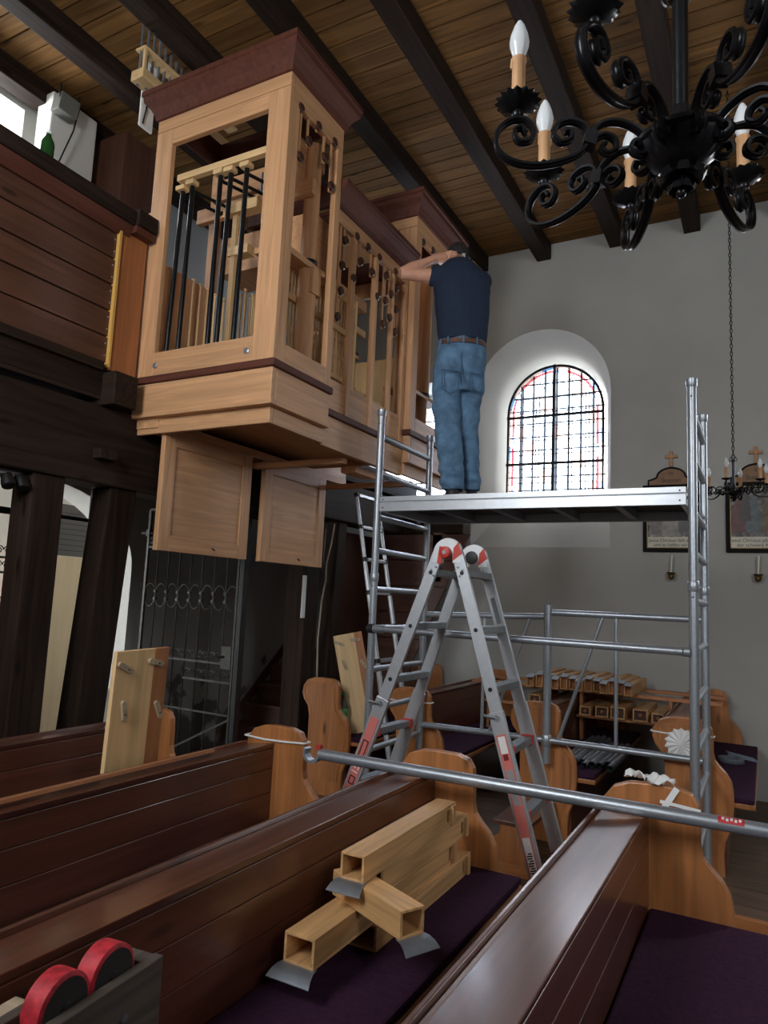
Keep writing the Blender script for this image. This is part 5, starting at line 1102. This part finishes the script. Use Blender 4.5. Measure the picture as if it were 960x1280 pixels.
# ================================================================ the man on the platform
FEET = at(572, 617, Y=4.30); FEET.z = 2.21
man = thing('person', FEET, 'man seen from behind in navy t-shirt and jeans on the scaffold, arm raised', 'person', None, (0, 0, YAW))
RX = V((math.cos(YAW), math.sin(YAW), 0)); FX = V((-math.sin(YAW), math.cos(YAW), 0))
def mp(px, py, f=0.0):     # pixel -> local point on the upright plane f metres beyond the feet
    d = CR*((px-480)/F_PX)-CU*((py-640)/F_PX)+CF; t = ((FEET-CAM).dot(FX)+f)/d.dot(FX); P = CAM+d*t-FEET
    return V((P.dot(RX), P.dot(FX), P.z))
def loft(g, secs, n=18):
    """secs: (centre, rx, ry) horizontal ellipses from bottom to top"""
    vs = []; fs = []
    for c, a, b in secs: vs += [V((c.x+a*math.cos(2*PI*i/n), c.y+b*math.sin(2*PI*i/n), c.z)) for i in range(n)]
    for j in range(len(secs)-1): fs += [(j*n+i, j*n+(i+1) % n, (j+1)*n+(i+1) % n, (j+1)*n+i) for i in range(n)]
    fs += [tuple(range(n-1, -1, -1)), tuple(range((len(secs)-1)*n, len(secs)*n))]
    return g.add(vs, fs)
def limb(g, pts, rad, n=14): return g.sweep(pts, [(math.cos(2*PI*i/n), math.sin(2*PI*i/n)) for i in range(n)], None, False, 0, rad)
def fuse(g, name, mat, par, vox=.011, it=6, disp=None, fac=.5):
    me = g.mesh(name, mat); o = bpy.data.objects.new(name, me); COL.objects.link(o)
    r = o.modifiers.new('r', 'REMESH'); r.mode = 'VOXEL'; r.voxel_size = vox
    if it: s_ = o.modifiers.new('s', 'SMOOTH'); s_.iterations = it; s_.factor = fac
    dg = bpy.context.evaluated_depsgraph_get(); m2 = bpy.data.meshes.new_from_object(o.evaluated_get(dg)); bpy.data.objects.remove(o); bpy.data.meshes.remove(me)
    m2.name = name; m2.materials.clear(); m2.materials.append(mat); m2.polygons.foreach_set('material_index', [0]*len(m2.polygons)); m2.polygons.foreach_set('use_smooth', [True]*len(m2.polygons))
    o = bpy.data.objects.new(name, m2); COL.objects.link(o); o.parent = par
    if disp:
        for v in m2.vertices: v.co += v.normal*disp(v.co)
    return o
PXM = 1/186.0
def row_(x0, x1, y, f, b, grow=0): c = mp((x0+x1)/2, y, f); return (c, (x1-x0)/2*PXM+grow, b+grow)
SKIN = plain('skin', (205, 150, 124), .55, 0, .1, 18, .05)
def legs(g, grow=0):
    yb_ = 613.5 if grow > 0 else 602
    loft(g, [row_(552,579,yb_,.0,.062,grow), row_(550,579,590,.0,.066,grow), row_(547,577,560,.0,.072,grow), row_(543,575,530,.02,.082,grow), row_(541,575,510,.02,.088,grow), row_(541,576,480,.02,.095,grow), row_(542,578,462,.01,.105,grow), row_(545,582,445,.0,.11,grow)])
    loft(g, [row_(581,600,yb_,.10,.062,grow), row_(580,599,590,.10,.066,grow), row_(577,598,560,.09,.07,grow), row_(574,598,530,.09,.078,grow), row_(572,600,510,.08,.086,grow), row_(571,604,480,.06,.095,grow), row_(572,606,462,.04,.105,grow), row_(574,606,445,.02,.11,grow)])
    loft(g, [row_(544,605,492,.03,.09,grow), row_(542,606,472,.02,.115,grow), row_(543,607,455,.01,.122,grow), row_(546,607,440,.0,.118,grow), row_(549,606,428,.0,.112,grow)])
def trunk(g, grow=0, shirt=False):
    loft(g, [row_(549,607,429 if shirt else 442,.0,.112,grow), row_(548,608,424,.0,.115,grow), row_(546,610,400,.0,.12,grow), row_(544,612,378,.01,.128,grow), row_(543,613,362,.02,.128,grow), row_(545,609,348,.03,.118,grow), row_(550,600,336,.05,.098,grow), row_(560,590,327,.07,.07,grow)])
shL, elL = mp(553, 346, .04), mp(501, 342, .03); wrL = mp(543, 323, .07); shR, elR = mp(602, 352, .08), mp(604, 350, .36)
neck, head = mp(575, 332, .12), mp(572, 326, .27)
def fing(g, pts, r): limb(g, pts, [r*(1-.08*i) for i in range(len(pts))], 8)
# body: one continuous figure (skin)
g = G(); legs(g, -.017); trunk(g, -.008)
limb(g, [shL, shL.lerp(elL, .5), elL], [.056, .048, .040]); limb(g, [elL+V((.004,0,0)), elL.lerp(wrL, .35)+V((0,0,.004)), elL.lerp(wrL, .75), wrL], [.042, .043, .031, .027])
limb(g, [shR, shR.lerp(elR, .5), elR], [.056, .046, .04]); wrR = mp(590, 330, .50); limb(g, [elR, elR.lerp(wrR, .4), wrR], [.042, .038, .027])
limb(g, [neck+V((0,-.03,-.05)), neck, head], [.066, .058, .058])
g.ell(head+V((0,.03,.03)), .075, .098, .112, 18, 12); g.ell(head+V((0,.11,-.03)), .045, .05, .06, 12, 8)       # skull and jaw
g.ell(head+V((0,.135,.0)), .014, .022, .028, 8, 6)                                                          # nose
for sx in (-1, 1): g.ell(head+V((sx*.078,.02,.01)), .010, .02, .032, 8, 6)                                    # ears
# left hand: palm on the back of the head with five fingers
pd = (mp(568, 320, .11)-wrL).normalized(); palm = wrL+pd*.055
g.ell(palm, .05, .028, .036, 12, 8); limb(g, [wrL, wrL+pd*.03, palm+pd*.03], [.027, .032, .03])
g.ell(wrR+V((0,.05,.02)), .036, .05, .028, 12, 8)
body = fuse(g, 'body', SKIN, man, .0095, 5)
# fingers as separate chains rooted in the palms, fused to their hand
g = G(); up = V((0,0,1)); k0 = palm+pd*.035
for i, (du, ln) in enumerate(((.026, .078), (.010, .086), (-.006, .080), (-.022, .066))):
    b0 = k0+up*du+V((0,-.008,0)); fing(g, [b0-pd*.02, b0, b0+pd*ln*.4+V((0,-.014,.004)), b0+pd*ln*.75+V((0,-.010,-.002)), b0+pd*ln*.98+V((0,.006,-.008))], .0095)
tb_ = palm+V((0,-.012,-.026)); fing(g, [tb_-pd*.03, tb_+pd*.004+V((0,-.006,-.012)), tb_+pd*.035+V((0,-.008,-.016)), tb_+pd*.062+V((0,0,-.014))], .011)
kr = wrR+V((0,.09,.02))
for i, (dx, ln) in enumerate(((-.026, .07), (-.009, .08), (.008, .075), (.024, .06))): b0 = kr+V((dx,0,0)); fing(g, [b0-V((0,.02,0)), b0, b0+V((0,ln*.5,.02)), b0+V((0,ln*.8,.0))], .009)
fing(g, [wrR+V((-.03,.03,.02)), wrR+V((-.055,.06,.03)), wrR+V((-.05,.10,.035))], .0105)
fuse(g, 'fingers', SKIN, man, .0042, 2)
for (c, r) in ((k0+up*.026+pd*.076+V((0,-.009,0)), .006), (k0+up*.010+pd*.084+V((0,-.009,0)), .006)): G().ell(c, r, .003, r*.8, 8, 5).obj('nail', plain('nail', (226, 184, 166), .35), man, 50, local=True)
# hair, cap and headlamp strap
g = G(); g.ell(head+V((0,.02,.035)), .083, .10, .112, 18, 12)
hair = fuse(g, 'hair', plain('dark_hair', (38, 34, 34), .7, 0, .4, 60, .4), man, .01, 2)
G().sweep([head+V((.087*math.cos(t), .03+.107*math.sin(t), .02)) for t in [2*PI*i/28 for i in range(28)]], [(-.002,-.011),(.002,-.011),(.002,.011),(-.002,.011)], (0,0,1), True).obj('head_strap', BLACK, man, 40, local=True)
G().ob(head+V((.035,-.085,.0)), (.012,0,0), (0,.006,0), (0,0,.015)).obj('strap_buckle', plain('pale_buckle', (190, 196, 200), .4, .3), man, bevel=.002, local=True)
for sx in (-1, 1):
    e = head+V((sx*.03,.123,.035)); G().ell(e, .011, .009, .008, 10, 6).obj('eye', plain('eye_white', (225, 222, 215), .3), man, 50, local=True)
G().ob(head+V((0,.145,-.045)), (.022,0,0), (0,.006,0), (0,0,.004)).obj('mouth', plain('lips', (160, 90, 84), .5), man, local=True)
# t-shirt
def foldn(a, b, c, amp): return lambda p: amp*(math.sin(p.z*a+p.x*b)*math.sin(p.x*c+p.z*9)+.5*math.sin(p.z*a*1.9-p.x*b*1.4+1.3))
TS = plain('navy_cotton', (40, 50, 68), .85, 0, .12, 90, .15, spec=.2)
g = G(); trunk(g, .010, True); sleeve = shL.lerp(elL, .30); limb(g, [shL+V((.06,0,-.02)), shL, sleeve], [.085, .074, .067]); sr = shR.lerp(elR, .5); limb(g, [shR+V((-.05,0,-.02)), shR, sr], [.085, .074, .064])
fuse(g, 't_shirt', TS, man, .0095, 5, lambda p: .004*math.sin(p.z*22+p.x*26)*math.sin(p.x*16-p.z*5)+.0045*math.sin((p.z-p.x*.8)*48)*max(0, 1-abs(p.z-1.06)*7)+.003*math.sin((p.z+p.x)*40)*max(0, 1-abs(p.x+.2)*6))
JE = plain('blue_denim', (90, 120, 148), .85, 0, .34, 14, .2, spec=.2)
g = G(); legs(g, .006)
jeans = fuse(g, 'jeans', JE, man, .0095, 3, lambda p: .0055*math.sin(p.z*31+p.x*24+2*math.sin(p.z*9))*math.sin(p.x*20+p.z*7+1)+.004*(math.sin(p.z*70-p.x*38)*max(0, math.sin(p.z*6.3+.4))) + (.006*math.sin(p.z*75+p.x*12) if p.z < .22 else 0), .5)
jeans['label'] = 'faded blue denim jeans'
SEAM = plain('denim_seam', (58, 86, 120), .9)
for (pts) in (((552,462),(573,464),(573,487),(563,492),(553,486),(552,462)), ((588,466),(604,468),(603,488),(595,492),(588,488),(588,466))):
    g = G(); g.path([mp(x, y, -.117 if x < 580 else -.105) for x, y in pts], .0035, 5); g.obj('back_pocket', SEAM, man, 40, local=True)
g = G(); g.path([mp(x, y, -.117) for x, y in ((577,440),(577,455),(578,475))], .0035, 5).obj('centre_seam', SEAM, man, 40, local=True)
# belt with loops
LE = plain('brown_leather', (92, 58, 44), .5, 0, .3, 40, .2)
rb = [row_(548.5,607.5,433,.0,.128), row_(548.5,607,440,.0,.129)]
g = G(); n = 36; vs = []
for (c, a, b), dz in ((rb[0], .014), (rb[0], -.016)):
    vs += [V((c.x+(a+.008)*math.cos(2*PI*i/n), c.y+(b+.006)*math.sin(2*PI*i/n), c.z+dz)) for i in range(n)]
    vs += [V((c.x+(a-.01)*math.cos(2*PI*i/n), c.y+(b-.01)*math.sin(2*PI*i/n), c.z+dz)) for i in range(n)]
fs = []
for i in range(n): j = (i+1) % n; fs += [(i, j, 2*n+j, 2*n+i), (n+i, 3*n+i, 3*n+j, n+j), (i, n+i, n+j, j), (2*n+i, 2*n+j, 3*n+j, 3*n+i)]
g.add(vs, fs).obj('belt', LE, man, 40, local=True)
c, a, b = rb[0]
for t in (-1.05, -1.62, -2.25, -2.7): G().ob((c.x+(a+.012)*math.cos(t), c.y+(b+.010)*math.sin(t), c.z), V((-math.sin(t), math.cos(t), 0))*.006, V((math.cos(t), math.sin(t), 0))*.003, (0,0,.024)).obj('belt_loop', JE, man, local=True)
# shoes
SHO = plain('dark_shoe', (34, 34, 38), .55)
for (cx, f, rz) in ((564, .0, .25), (590, .10, -.1)):
    c = mp(cx, 611, f); g = G(); d = V((-math.sin(rz)*1.0, math.cos(rz), 0)); 
    g.ell(V((c.x, c.y, .055))-d*.02, .048, .06, .045, 14, 8); g.ell(V((c.x, c.y, .035))+d*.10, .046, .10, .034, 14, 8); g.ell(V((c.x, c.y, .03))+d*.04, .042, .12, .03, 14, 8)
    sh = fuse(g, 'shoe', SHO, man, .008, 3)
    for v in sh.data.vertices: v.co.z = max(v.co.z, .003)
    G().prism([(c.x+d.x*.05+.05*math.cos(t)*math.cos(rz)-.13*math.sin(t)*math.sin(rz), c.y+d.y*.05+.05*math.cos(t)*math.sin(rz)+.13*math.sin(t)*math.cos(rz)) for t in [2*PI*i/18 for i in range(18)]], 2, 0, .012).obj('sole', BLACK, sh, local=True)
